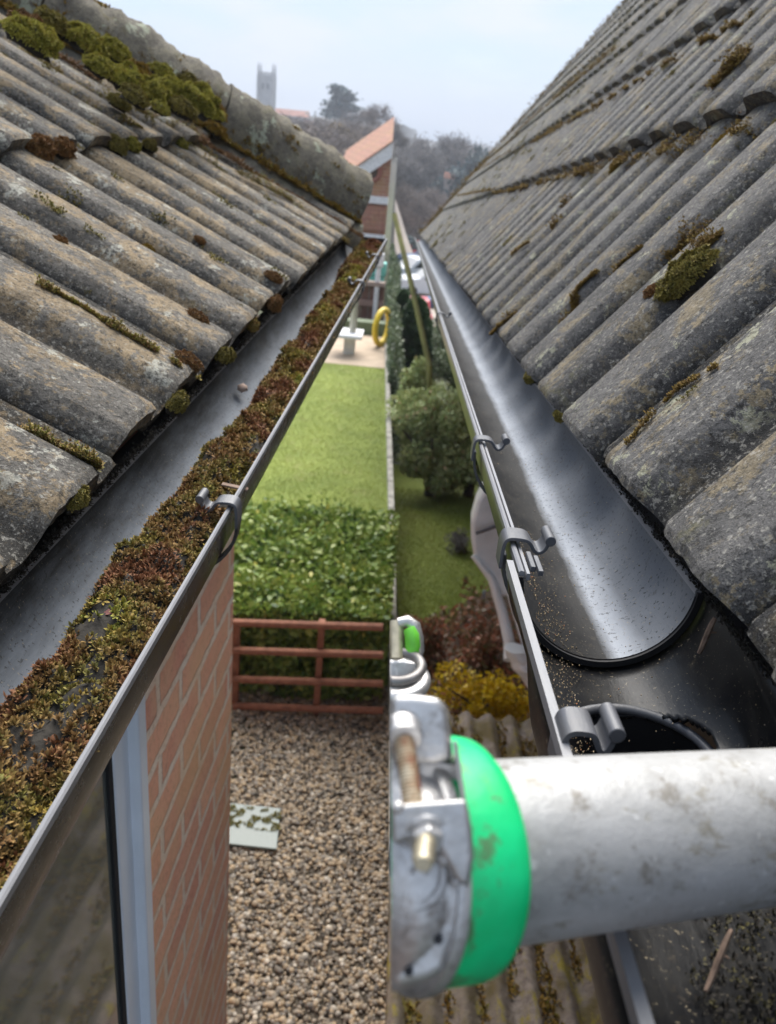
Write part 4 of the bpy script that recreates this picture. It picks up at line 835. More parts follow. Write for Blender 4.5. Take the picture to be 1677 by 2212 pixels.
# the second coupler further up, its stem running down behind the clamp
c2 = thing('scaffold_coupler', FW, tuple(at_depth(870, 1850, .42)), 'small coupler with a worn steel ring and a lime-green tab, above the clamp', 'coupler')
A_ = lambda u, v, z: at_depth(u, v, z)
mb = MB(); dn = A_(850, 1850, .42); mb.tube([A_(862, 1440, .345), A_(862, 1520, .34), dn, dn + unit(dn - CAM) * 1.6], .0095, 28); flush(mb.build('stem', M['alu'], c2, smooth=50))
ax = unit(A_(862, 1440, .345) - A_(862, 1520, .34)) 
mb = MB(); ax2 = unit(ax + .9 * unit(CAM - A_(862, 1470, .34))); mb.torus(A_(858, 1470, .335), ax2, .0105, .0030, 48, 14); flush(mb.build('ring', M['aluC'], c2, smooth=60))
mb = MB(); mb.torus(A_(858, 1440, .338), ax2, .0098, .0022, 48, 14); flush(mb.build('upper_ring', M['castdark'], c2, smooth=60))
mb = MB(); mb.tube([A_(855, 1425, .345), A_(855, 1345, .352)], .0034, 18); flush(mb.build('pin', M['brassy'], c2, smooth=50))
mb = MB(); mb.tube([A_(860, 1345, .35), A_(880, 1342, .35), A_(895, 1352, .35), A_(901, 1378, .35), A_(902, 1405, .35), A_(900, 1425, .35)], [.002, .0026, .0028, .0028, .0028, .002], 12); flush(mb.build('cast_tab', M['aluC'], c2, smooth=50))
mb = MB(); mb.tube([A_(884, 1358, .347), A_(890, 1372, .346), A_(892, 1395, .346), A_(890, 1414, .346)], [.0025, .0031, .0032, .0026], 14); mb.build('lime_tab', M['lime'], c2, smooth=50)

# ------------------------------------------------------------------ ground
def mesh_plane(name, pts, mat, z=None, **k):
    mb = MB(); mb.add(pts, [tuple(range(len(pts)))]); return mb.build(name, mat, smooth=0, **k)
kx = math.tan(math.radians(5.3))
def gz(x, y):            # terrain: level on the left, falling away on the right of the boundary
    d = x - bnd(y)
    s = min(1, max(0, d / .12)) if y < 60 else min(1, max(0, d / .4))
    return s * (-kx * min(max(y, 0), 90)) + hill(x, y)
b0 = at_z(838, 2170, 0); b1 = at_z(838, 1106, 0); b2 = at_z(838, 600, 0)
def bnd(y): return float(np.interp(y, [-5, b0[1], b1[1], 15, 300], [.3, b0[0], b1[0], -.42, -8.4]))
def hill(x, y): return 0 if y < 110 else min(1, (y - 110) / 220) ** 1.3 * (4 + 1.5 * nz3(x * .01, y * .004))
ys = np.concatenate([np.linspace(-6, 12, 37), np.linspace(13, 60, 24), np.linspace(70, 340, 28), np.array([500, 900])])
V = []; cols = [-300, -120, -60, -30, -15, -8, -4, -2, -1, -.4, -.15, -.03, 0, .03, .06, .09, .12, .3, .8, 2, 4, 8, 15, 30, 60, 120, 300]
for y in ys:
    sc_ = 1 if y < 60 else 1 + (y - 60) / 60
    for c in cols:
        x = bnd(y) + c * (1 if abs(c) < .5 else sc_ ** .3); V.append((x, y, gz(x, y)))
m = len(cols); mb = MB(); mb.add(V, [(j * m + i, j * m + i + 1, (j + 1) * m + i + 1, (j + 1) * m + i) for j in range(len(ys) - 1) for i in range(m - 1)])
mb.build('ground', M['ground'], smooth=60, kind='structure', fix=False, base=(0, 0, 0))
def drape(name, xf0, xf1, y0, y1, mat, dz, ny=20, nx=8, **k):
    mb = MB(); V = []
    for j in range(ny + 1):
        y = y0 + (y1 - y0) * j / ny
        for i in range(nx + 1):
            x = xf0(y) + (xf1(y) - xf0(y)) * i / nx; V.append((x, y, gz(x, y) + dz))
    mb.add(V, [(j * (nx + 1) + i, j * (nx + 1) + i + 1, (j + 1) * (nx + 1) + i + 1, (j + 1) * (nx + 1) + i) for j in range(ny) for i in range(nx)])
    return mb.build(name, mat, smooth=60, kind='structure', fix=False, **k)
drape('lawn', lambda y: -6, lambda y: bnd(y) - .001, 4.1, 11.3, M['lawn'], .012)
drape('paving', lambda y: -6, lambda y: bnd(y) - .001, 11.3, 13.2, M['paving'], .016)
drape('gravel_bed', lambda y: -.62, lambda y: bnd(y) - .001, -.5, 4.15, M['gravelbase'], .008)
mb = MB(); yy = [y for y in np.linspace(1.2, 15, 24)]
for i in range(len(yy) - 1):
    y0_, y1_ = yy[i] + .006, yy[i + 1] - .006; za, zb = [min(-.02, -kx * q) - .12 for q in (y0_, y1_)]
    xa, xb_ = bnd(y0_), bnd(y1_); jz = .006 * nz3(i * 3.3, 1)
    mb.add([(xa + .001, y0_, za), (xa + .055, y0_, za), (xb_ + .055, y1_, zb), (xb_ + .001, y1_, zb), (xa + .001, y0_, .05 + jz), (xa + .055, y0_, .05 + jz), (xb_ + .055, y1_, .05 + jz), (xb_ + .001, y1_, .05 + jz)], [(0, 1, 2, 3), (7, 6, 5, 4), (0, 4, 5, 1), (1, 5, 6, 2), (2, 6, 7, 3), (3, 7, 4, 0)])
mb.build('garden_kerb', M['kerb'], label='long weathered concrete kerb where the level garden drops to the lower one', cat='kerb', smooth=0, bevel=.006)
# pebbles
ph_ = (1 + 5 ** .5) / 2; ico = unit(np.array([1, ph_, 0])); IC = np.array([[-1, ph_, 0], [1, ph_, 0], [-1, -ph_, 0], [1, -ph_, 0], [0, -1, ph_], [0, 1, ph_], [0, -1, -ph_], [0, 1, -ph_], [ph_, 0, -1], [ph_, 0, 1], [-ph_, 0, -1], [-ph_, 0, 1]]) / math.sqrt(1 + ph_ ** 2)
IF = [(0, 11, 5), (0, 5, 1), (0, 1, 7), (0, 7, 10), (0, 10, 11), (1, 5, 9), (5, 11, 4), (11, 10, 2), (10, 7, 6), (7, 1, 8), (3, 9, 4), (3, 4, 2), (3, 2, 6), (3, 6, 8), (3, 8, 9), (4, 9, 5), (2, 4, 11), (6, 2, 10), (8, 6, 7), (9, 8, 1)]
rg = np.random.default_rng(3); N = 22000; y = rg.uniform(1.7, 4.1, N); x = -.95 + (np.array([bnd(q) for q in y]) + .95) * rg.random(N)
s = (.005 + .011 * rg.random(N) ** 1.8)[:, None] * rg.uniform(.7, 1.15, (N, 3)) * np.array([1, 1, .8]); ang = rg.random(N) * 6.28; c, sn = np.cos(ang), np.sin(ang)
Vp = IC[None] * s[:, None]; Vr = Vp.copy(); Vr[..., 0] = Vp[..., 0] * c[:, None] - Vp[..., 1] * sn[:, None]; Vr[..., 1] = Vp[..., 0] * sn[:, None] + Vp[..., 1] * c[:, None]
Vr += np.stack([x, y, .012 + rg.random(N) * .009], 1)[:, None]
soup('gravel', Vr, 12, M['gravel'], rg.random(N), faces=IF, smooth=True, label='brown and grey pea gravel beside the brick wall', cat='gravel', kind='stuff')
# loose glass pane on the gravel
c4 = [at_z(u, v, .03) for u, v in ((498, 1738), (606, 1750), (598, 1838), (490, 1826))]
mb = MB(); mb.prism(c4, (0, 0, .012)); pane = mb.build('glass_pane', M['pane'], label='pale glass pane lying on the gravel against the brick wall', cat='glass pane', smooth=0, bevel=.002)
N = 1500; w = rg.random((N, 2)); w[:, 1] *= .55; q = np.array(c4); P = q[0] + (q[1] - q[0]) * w[:, :1] + (q[3] - q[0]) * (w[:, 1:] * 1.0 + .05) + [0, 0, .013]
k_ = np.array([nz3(p[0] * 28, p[1] * 28) > .0 for p in P]); P = P[k_]
soup('moss', tufts(rg, P, np.array([0, 0, 1.]), np.full(len(P), .006), 4, .6), 4, M['mossG'], np.repeat(rg.random(len(P)) * .6, 4), TIP4, label='green moss patches on the loose glass pane', cat='moss', kind='stuff')

# hedge and red-brown rails
hx0, hx1 = -1.25, bnd(4.4) - .02
hedge = thing('hedge', FW, ((hx0 + hx1) / 2, 4.6, 0), 'bright green clipped laurel hedge behind the red-brown rails', 'hedge')
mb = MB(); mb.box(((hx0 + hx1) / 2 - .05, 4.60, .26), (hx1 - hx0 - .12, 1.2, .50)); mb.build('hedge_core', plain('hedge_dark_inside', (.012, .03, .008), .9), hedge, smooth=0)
N = 26000; P = np.stack([rg.uniform(hx0, hx1, N), rg.uniform(3.92, 5.3, N), rg.uniform(.03, .60, N)], 1)
f = rg.random(N); P[f < .35, 1] = 3.9 + np.abs(rg.normal(0, .06, (f < .35).sum())); P[f > .42, 2] = .56 + rg.normal(0, .035, (f > .42).sum()); P[:, 0] = np.minimum(P[:, 0], hx1)
P[:, 2] += np.array([.06 * nz3(p[0] * 4, p[1] * 4) for p in P]); P[:, 1] += np.array([.05 * nz3(p[0] * 5, p[2] * 5, 3) for p in P]); P[:, 2] = np.maximum(P[:, 2], .02)
cl_ = np.array([nz3(p[0] * 9, p[1] * 9, p[2] * 9) for p in P])
soup('leaves', leaves(rg, P, np.full(N, .024), .5), 4, M['hedge'], np.clip(rg.normal(.42, .2, N) + .45 * cl_, 0, 1), parent=hedge, kind='stuff')
rail = thing('rail_fence', FW, (-.4, 4.02, 0), 'low red-brown timber rails in front of the green hedge', 'fence')
for v in (1345, 1405, 1467, 1525):
    p = at_y(505, v, 3.76); q = at_y(828, v + 10, 3.76); mb = MB(); n = 12
    for i in range(n):
        a = p + (q - p) * i / n; b = p + (q - p) * (i + 1) / n; 
    mb.tube([p + (q - p) * i / n + np.array([0, 0, .006 * nz3(i, v)]) for i in range(n + 1)], .021, 8); mb.build('rail', M['trellis'], rail, smooth=30)
for u in (696,):
    p = at_y(u, 1345, 3.80); mb = MB(); mb.box((p[0], 3.80, p[2] / 2), (.035, .035, p[2] + .03)); mb.build('post', M['trellis'], rail, smooth=0, bevel=.004)
p = at_y(512, 1345, 3.80); mb = MB(); mb.box((p[0], 3.80, p[2] / 2), (.035, .035, p[2] + .03)); mb.build('post', M['trellis'], rail, smooth=0, bevel=.004)

def blades(y0, y1, xf0, xf1, N, h, name, label, rg, dz=0):
    y = rg.uniform(y0, y1, N); x = np.array([xf0(q) for q in y]); x = x + (np.array([xf1(q) for q in y]) - x) * rg.random(N)
    z = np.array([gz(a, b) for a, b in zip(x, y)]) + dz; P = np.stack([x, y, z], 1)
    return soup(name, tufts(rg, P, np.array([0, 0, 1.]), rg.uniform(.5, 1, N) * h, 3, .22), 4, M['grass'], np.repeat(np.clip(rg.normal(.45, .18, N) + .5 * np.array([nz3(a * 1.5, b * 1.5) for a, b in zip(x, y)]), 0, 1), 3), TIP4, label=label, cat='grass', kind='stuff')
blades(5.2, 11.3, lambda y: -.25 * y - .2, lambda y: bnd(y) - .01, 42000, .022, 'grass', 'short mown grass of the left lawn beyond the hedge', rg, .01)

# ------------------------------------------------------------------ left middle distance
fn = thing('board_fence', FW, (-.6, 14.5, 0), 'brown vertical board fence beyond the left lawn', 'fence')
def span(u0, v, u1, y, v1=None): return at_y(u0, v, y), at_y(u1, v1 or v, y)
a_, b_2 = span(700, 605, 840, 14.5); bx = bnd(14.5) - .03
mb = MB(); x = a_[0]; k = 0
while x < bx - .1:
    mb.box((x + .065, 14.5 + .01 * (k % 2), a_[2] / 2), (.125, .02, a_[2])); x += .13; k += 1
mb.build('boards', M['fence'], fn, smooth=0)
mb = MB(); mb.box(((a_[0] + bx) / 2, 14.46, a_[2] + .03), (bx - a_[0], .12, .07)); mb.build('coping', plain('pale_rail', (.34, .26, .22), .8), fn, smooth=0)
mb = MB(); zz = at_y(800, 655, 14.45)[2]; mb.box(((a_[0] + bx) / 2, 14.45, zz), (bx - a_[0], .05, .1)); mb.build('rail', plain('fence_rail', (.27, .17, .14), .8), fn, smooth=0)
mb = MB(); p = at_y(806, 600, 14.1); mb.box((p[0], 15.0, p[2] + .02), (.36, .3, .22)); mb.box((p[0], 15.0, (p[2] - .09) / 2), (.3, .26, p[2] - .09)); mb.build('storage_box', M['teal'], label='teal plastic box showing over the brown fence', cat='box', bevel=.02)
p = at_y(818, 566, 14.2); mb = MB(); mb.box((p[0] + .0, 14.45, p[2]), (.16, .16, .22)); mb.box((p[0], 14.45, p[2] / 2 - .06), (.08, .08, p[2] - .12)); mb.build('white_post', M['farwhite'], label='white capped post beside the teal box', cat='post', bevel=.02)
tbl = thing('garden_table', FW, tuple(at_z(752, 780, 0)), 'white square garden table on a single leg at the lawn edge', 'table')
ct = at_y(752, 722, 11.9); mb = MB(); mb.box((ct[0], 11.95, ct[2]), (.42, .5, .05)); mb.build('tabletop', M['farwhite'], tbl, bevel=.01)
mb = MB(); mb.box((ct[0] + .03, 11.95, ct[2] / 2 - .01), (.16, .16, ct[2] - .03)); mb.build('leg', plain('pale_leg', (.55, .54, .48), .6), tbl, bevel=.01)
pt = at_y(767, 615, 11.95); mb = MB(); mb.tube([(ct[0] + .06, 11.95, ct[2] + .026), (ct[0] + .07, 11.95, pt[2])], .05, 12); mb.build('parasol_pole', plain('cream_pole', (.50, .47, .38), .6), label='cream pole rising from the white garden table', cat='pole')
yc = at_y(826, 715, 12.6); mb = MB(); mb.torus((bnd(12.6) - .06, 12.6, max(yc[2], .30)), (.93, -.37, 0), .25, .045, 36, 12); mb.build('swim_ring', M['yellow'], label='yellow plastic ring standing beside the white table', cat='ring', smooth=60)
mb = MB(); mb.box((yc[0] - .25, 13.4, .1), (.9, .25, .2)); mb.build('low_planter', M['darkshrub'], label='low dark planting strip in front of the brown fence', cat='planter')

# narrow dark hedge on the boundary
nh = thing('boundary_hedge', FW, (bnd(14) + .12, 14, -1.3), 'low narrow dark hedge running away along the garden boundary', 'hedge')
rgb = np.random.default_rng(19); N = 16000; y = rgb.uniform(10.5, 18.6, N); tpz = np.array([.30 + .06 * (q - 10.5) + .22 * nz3(q * 1.3, 3) + .15 * nz3(q * 4, 3) for q in y]); z = -1.5 + (tpz + 1.5) * rgb.random(N) ** .75
x = np.array([bnd(q) for q in y]) + .03 + .26 * rgb.random(N) * np.clip((tpz - z) * 2.5, .25, 1)
soup('leaves', leaves(rgb, np.stack([x, y, z], 1), np.full(N, .035), .4), 4, M['darkshrub'], np.clip(rgb.normal(.4, .25, N), 0, 1), parent=nh, kind='stuff')
mb = MB()
for q in np.linspace(11, 18, 8): mb.tube([(bnd(q) + .12, q, -1.4), (bnd(q) + .14, q, -.6), (bnd(q) + .10, q + .05, .25)], [.03, .025, .01], 6)
mb.build('stems', M['bark'], nh)
# red brick house beyond
Yh = 19.; p0 = at_y(705, 335, Yh); p1 = at_y(836, 243, Yh); e1 = bnd(Yh) - .12
bh = thing('brick_house', FW, ((p0[0] + e1) / 2, Yh, 0), 'red brick house with a white gable board behind the fence', 'house')
sl_ = (p1[2] - p0[2]) / (p1[0] - p0[0]); gx0 = p0[0] - .1; ztop = p0[2] + sl_ * (e1 - p0[0])
dz = .42
poly = [(p0[0] + .3, Yh, 0), (e1, Yh, 0), (e1, Yh, ztop - .95), (p0[0] + .3, Yh, p0[2] - .95 + sl_ * .3)]
mb = MB(); mb.prism(poly, (-.19, 5, 0)); mb.build('wall', M['brickfar'], bh, smooth=0)
mb = MB(); s_ = lambda x, o: (x, Yh - .12, p0[2] + sl_ * (x - p0[0]) + o); mb.prism([s_(gx0 + .45, -.98), s_(e1, -.98), s_(e1, -.66), s_(gx0 + .45, -.66)], (0, .1, 0)); mb.build('barge_board', M['farwhite'], bh, smooth=0)
mb = MB(); t_ = lambda x, o, y: (x, y, p0[2] + sl_ * (x - p0[0]) + o); mb.prism([t_(gx0 + .3, -.67, Yh - .15), t_(e1, -.67, Yh - .15), t_(e1 - .19, -.02, Yh + 5), t_(gx0 + .1, -.02, Yh + 5)], (0, 0, .03)); mb.build('roof', M['redtile'], bh, smooth=0)
for v, hh, m_, nm in ((430, .14, M['farwhite'], 'string_band'), (512, .14, M['farwhite'], 'gutter_board')):
    q = at_y(800, v, Yh); mb = MB(); mb.box(((p0[0] + .35 + e1) / 2, Yh - .06, q[2]), (e1 - p0[0] - .35, .1, hh)); mb.build(nm, m_, bh, smooth=0)
q = at_y(800, 470, Yh); mb = MB(); mb.box(((p0[0] + .35 + e1) / 2, Yh - .05, q[2]), (e1 - p0[0] - .35, .06, .5)); mb.build('hung_tiles', M['redtile'], bh, smooth=0)
q = at_y(800, 535, Yh); mb = MB(); mb.box(((p0[0] + .4 + e1) / 2, Yh - .02, q[2] - .1), (e1 - p0[0] - .5, .06, .5)); mb.build('window', plain('navy_window', (.02, .03, .07), .1), bh, smooth=0)
q = at_y(804, 372, Yh); mb = MB(); mb.torus((q[0], Yh - .02, q[2]), (0, 1, 0), .16, .05, 28, 8); f_ = mb.build('round_window', plain('brick_ring', (.30, .12, .09), .8), bh, smooth=60)
mb = MB(); mb.tube([(q[0], Yh - .04, q[2]), (q[0], Yh + .05, q[2])], .14, 24); mb.build('pane', M['carglass'], f_)
# hip-end of a neighbour wall seen above the gutter end: low shrubs
def foliage(name, base, size, N, ls, mat, label, cat, seed, trunk=True, group=None, up=.35, gap=.0, partname='crown', mt='bark'):
    rg = np.random.default_rng(seed); t = thing(name, FW, tuple(base), label, cat, group); base = np.array(base, float); size = np.array(size, float)
    K = 18; cs = rnd_dirs(rg, K) * rg.uniform(.25, .8, (K, 1)); cs[0] = 0; rr = rg.uniform(.22, .45, K)
    k = rg.integers(0, K, N); d = rnd_dirs(rg, N) * (rr[k] * rg.random(N) ** .35)[:, None]; P = (cs[k] + d)
    P = P / max(1, np.abs(P).max()); P[:, 2] = np.clip(P[:, 2], -1, 1); keep = np.array([nz3(*(p * 3.1 + seed)) > -.45 + gap for p in P]); P = P[keep]; k = k[keep]
    z0 = .85 if not trunk else 1.35
    W = P * size / 2 * np.array([1, 1, 1]) + base + [0, 0, size[2] / 2 * z0]
    tint = np.clip(rg.normal(.45, .22, len(P)) + .3 * np.array([nz3(*(p * 4)) for p in P]), 0, 1)
    soup(partname, leaves(rg, W, np.full(len(P), ls), up), 4, mat, tint, parent=t)
    mb = MB(); h = size[2] * (.75 if trunk else .6); mb.tube([base, base + [size[0] * .02, 0, h * .5], base + [-size[0] * .01, 0, h]], [size[0] * .04, size[0] * .03, size[0] * .01], 8)
    for q in range(4):
        a = q * 1.6 + seed; mb.tube([base + [0, 0, h * .45], base + [size[0] * .28 * math.cos(a), size[1] * .28 * math.sin(a), h * .9]], [size[0] * .02, size[0] * .006], 6)
    mb.build('trunk', M[mt], t, smooth=50); return t
def bare_tree(base, hgt, wid, seed, mat, label, N=2600, group='bare trees'):
    rg = np.random.default_rng(seed); t = thing('bare_tree', FW, tuple(base), label, 'tree', group); mb = MB(); tips = []; base = np.array(base, float)
    def br(p, d, l, r, lv):
        q = p + d * l * .5 + rg.normal(0, .04, 3) * l; e = p + d * l + rg.normal(0, .06, 3) * l; mb.tube([p, q, e], [r, r * .8, r * .6], 5, cap=False)
        if lv == 0: tips.append((e, d, l)); return
        for k in range(3 if lv > 1 else 4):
            nd = unit(d + rnd_dirs(rg, 1)[0] * .65 * np.array([wid / hgt * 1.6, wid / hgt * 1.6, .6]) + [0, 0, .12]); br(e if k else q, nd, l * rg.uniform(.6, .8), r * .58, lv - 1)
    br(base, np.array([0, 0, 1.]), hgt * .34, hgt * .018, 4); mb.build('trunk', M['bark'], t, smooth=50)
    n = len(tips); idx = rg.integers(0, n, N); P = np.array([tips[i][0] for i in idx]) + rg.normal(0, abs(hgt) * .045, (N, 3)); D = np.array([tips[i][1] for i in idx]) * .6 + rnd_dirs(rg, N); D /= np.linalg.norm(D, axis=1, keepdims=True)
    s = np.cross(D, rnd_dirs(rg, N)); s /= np.linalg.norm(s, axis=1, keepdims=True); ln = hgt * rg.uniform(.03, .07, N)[:, None]; w = hgt * .0050
    soup('twigs', np.stack([P - s * w, P + s * w, P + D * ln], 1), 3, mat, rg.random(N), parent=t); return t
def on_g(u, v, y):
    p = at_y(u, v, y); p[2] = gz(p[0], p[1]); return p
def tree_h(u, vtop, y): p = at_y(u, vtop, y); return max(3., p[2] - gz(p[0], p[1]))

# ------------------------------------------------------------------ far left: hillside village with church
Yc = 300.; cb = at_y(574, 262, Yc); ctp = at_y(574, 163, Yc); cw = (at_y(592, 200, Yc)[0] - at_y(556, 200, Yc)[0])
ch = thing('church_tower', FW, (cb[0], Yc, gz(cb[0], Yc)), 'grey square church tower with four pinnacles on the skyline', 'church tower')
gb = gz(cb[0], Yc); mb = MB(); hh = ctp[2] - gb; mb.box((cb[0], Yc, gb + hh / 2), (cw * .84, cw * .84, hh)); mb.build('shaft', M['stone'], ch, smooth=0)
for z_ in (.35, .62, .82, .97): 
    mb = MB(); mb.box((cb[0], Yc, gb + hh * z_), (cw * .9, cw * .9, .5)); mb.build('string_course', M['stone'], ch, smooth=0)
for sx in (-1, 1):
    for sy in (-1, 1):
        mb = MB(); x, y = cb[0] + sx * cw * .43, Yc + sy * cw * .43; mb.box((x, y, gb + hh * .5), (cw * .14, cw * .14, hh)); mb.tube([(x, y, gb + hh), (x, y, gb + hh + 2.4), (x, y, gb + hh + 3.6)], [cw * .07, cw * .05, .05], 6); mb.build('pinnacle', M['stone'], ch, smooth=0)
for sx in (-1, 1):
    mb = MB(); mb.box((cb[0] + sx * cw * .15, Yc - cw * .43, gb + hh * .72), (cw * .16, .3, hh * .15)); mb.build('belfry_opening', M['stoned'], ch, smooth=0)
mb = MB()
for k in range(5): mb.box((cb[0] + (k - 2) * cw * .19, Yc - cw * .4, gb + hh + .5), (cw * .1, .5, 1.0)); mb.box((cb[0] + (k - 2) * cw * .19, Yc + cw * .4, gb + hh + .5), (cw * .1, .5, 1.0))
mb.build('battlements', M['stone'], ch, smooth=0)
def far_house(u0, u1, vt, vm, y, label, wm='farwall', rm='farred'):
    a = at_y(u0, vm, y); b = at_y(u1, vm, y); tp_ = at_y((u0 + u1) / 2, vt, y)[2]; g_ = gz((a[0] + b[0]) / 2, y) - .3; cx = (a[0] + b[0]) / 2; w = b[0] - a[0]; ev = a[2]
    t = thing('far_house', FW, (cx, y, g_), label, 'house'); d = max(6., w * .5) if w > 3 else w
    mb = MB(); mb.box((cx, y, (g_ + ev) / 2), (w * .96, d, ev - g_)); wl_ = mb.build('wall', M[wm], t, smooth=0)
    mb = MB(); mb.prism([(cx - w / 2, y - d * .55, ev), (cx - w / 2, y + d * .55, ev), (cx - w / 2, y, tp_)], (w, 0, 0)); mb.build('roof', M[rm], t, smooth=0)
    n = max(1, int(w / 4))
    for k in range(n):
        mb = MB(); mb.box((cx - w / 2 + w * (k + .5) / n, y - d / 2 - .02, ev - (ev - g_) * .35), (w / n * .3, .1, (ev - g_) * .25)); mb.build('window', M['carglass'], t, smooth=0)
far_house(596, 668, 237, 247, 280., 'long red-roofed building beside the church tower')
far_house(612, 640, 264, 275, 180., 'small dark-roofed house below the red-roofed building', 'farwall', 'stoned')
far_house(625, 650, 283, 300, 110., 'white house with a pointed gable below the church', 'farwhite', 'farwhite')
far_house(690, 716, 281, 290, 130., 'white cottage half hidden by bare trees below the cedar', 'farwhite', 'farred')
far_house(655, 684, 262, 272, 200., 'brown terrace beneath the cedar tree', 'farwall', 'farred')
# cedar: stacked flat tiers
Yd = 190.; g0 = on_g(738, 270, Yd); hh = tree_h(738, 188, Yd); ce = thing('cedar_tree', FW, tuple(g0), 'dark blue-green cedar with flat tiers on the skyline', 'tree')
mb = MB(); mb.tube([g0, g0 + [0, 0, hh * .95]], [.5, .15], 8); mb.build('trunk', M['bark'], ce)
P = []; rg = np.random.default_rng(8); pxm = Yd / F
for (du, v, w) in ((-6, 193, 26), (4, 203, 34), (-8, 213, 20), (12, 214, 30), (-4, 226, 50), (16, 236, 44), (-18, 240, 30), (0, 252, 66)):
    c = at_y(738 + du, v, Yd); n = 260; d = rg.normal(0, 1, (n, 3)) * np.array([w * pxm * .28, w * pxm * .28, pxm * 2.6]); P.append(c + d)
P = np.concatenate(P); soup('crown', leaves(rg, P, np.full(len(P), .62), 1.2), 4, M['ever'], rg.random(len(P)), parent=ce)
TW = [(770, 218, 150, 7, 'twigB', 'dense brown bare tree right of the cedar'), (815, 205, 120, 8, 'twigB', 'dense purple-brown bare tree at the edge of the left view'), (520, 215, 200, 5, 'twigB', 'small bare tree just left of the church tower'), (792, 222, 135, 7, 'twigB', 'bare tree between the two dense brown ones'),
      (690, 262, 90, 5, 'twigB', 'low bare tree below the cedar'), (610, 262, 140, 5, 'twig', 'low bare tree at the foot of the church'), (655, 272, 75, 5, 'twigB', 'bare shrubby tree above the mossy ridge')]
for k, (u, v, y, w, mt, lb) in enumerate(TW): bare_tree(on_g(u, v, y), tree_h(u, v, y), 1.3 * tree_h(u, v, y), 300 + k, M[mt], lb, 3800)
foliage('conical_tree', on_g(532, 230, 210), (7, 7, tree_h(522, 205, 210)), 1500, .5, M['ever'], 'small dark evergreen left of the church tower', 'tree', 61, False)
foliage('ochre_tree', on_g(735, 300, 80), (5.2, 4.0, tree_h(735, 258, 80)), 4200, .16, M['yellowtree'], 'ochre-coloured budding tree above the red brick house', 'tree', 62, False)
# dense far undergrowth covering the slope (uncountable)
rg = np.random.default_rng(12); N = 60000; y = 45 + 150 * rg.random(N) ** 1.1; x = rg.uniform(-.30, .12, N) * y; hgt_ = np.array([1.5 + 2.6 * abs(nz3(a * .09, b * .05, 2)) + 1.0 * nz3(a * .4, b * .4, 4) for a, b in zip(x, y)])
zg = np.array([gz(a, b) for a, b in zip(x, y)]); P = np.stack([x, y, zg + hgt_ * rg.random(N) ** .5], 1)
keep = (x < np.array([bnd(b) for b in y]) - .8); P = P[keep]; N = len(P); D = rnd_dirs(rg, N); s_ = np.cross(D, rnd_dirs(rg, N)); ln = rg.uniform(.4, .9, N)[:, None]
soup('scrub', np.stack([P - s_ * .05, P + s_ * .05, P + D * ln], 1), 3, M['twigB'], rg.random(N), label='mass of bare winter scrub covering the slope below the church', cat='scrub', kind='stuff')

# ------------------------------------------------------------------ right garden
def gR(u, v):            # picture point on the falling ground
    p = FR.loc(u, v, z=-3.0); w = np.array(FR.M @ Vector(p)); w[2] = gz(w[0], w[1]); return w
def bR(y): return bnd(y) + .13
drape('lawn', bR, lambda y: bR(y) + .17 * y - .2 if y > 6.3 else bR(y) + max(.15, (y - 4.9) * .45), 5.0, 10.2, M['lawn'], .012)
blades(5.1, 9.2, bR, lambda y: bR(y) + .15 * y - .2 if y > 6.3 else bR(y) + max(.13, (y - 4.9) * .42), 26000, .022, 'grass', 'short bright grass of the right-hand lawn below the shrubs', rg, .01)
drape('planting_bed', bR, lambda y: bR(y) + 2.5, 3.0, 8.0, M['earth'], .006)
rg = np.random.default_rng(15); Pq = []
N = 4200; y = rg.uniform(4.0, 6.4, N); x = np.array([bR(q) for q in y]) + .05 + rg.random(N) * .95; kp = np.array([nz3(a * 3, b * 3) > -.05 and a > bR(b) + (b - 4.9) * .42 - .05 for a, b in zip(x, y)]); x, y = x[kp], y[kp]; z = np.array([gz(a, b) for a, b in zip(x, y)]) + rg.random(len(x)) * .16
soup('low_plants', leaves(rg, np.stack([x, y, z], 1), np.full(len(x), .03), .4), 4, M['red_leaf'], rg.random(len(x)), label='low rusty and green ground cover in the soil bed beside the lawn', cat='ground cover', kind='stuff')
foliage('shrub', gR(900, 1435) , (.62, .5, .5), 3200, .02, M['red_leaf'], 'dark shrub with rusty red leaves above the clamp', 'shrub', 71, False)
foliage('shrub', gR(1045, 1440), (.5, .5, .45), 2000, .02, M['red_leaf'], 'rusty low shrub beside the white sheeting', 'shrub', 72, False)
foliage('round_bush', gR(988, 1195), (.34, .34, .28), 1800, .012, M['twig'], 'small grey twiggy ball bush on the lawn edge', 'bush', 73, False)
foliage('flowering_shrub', gR(1035, 1575), (.80, .35, .52), 3600, .018, M['flower'], 'bright yellow flowering shrub beside the mossy sheet roof', 'shrub', 74, False)
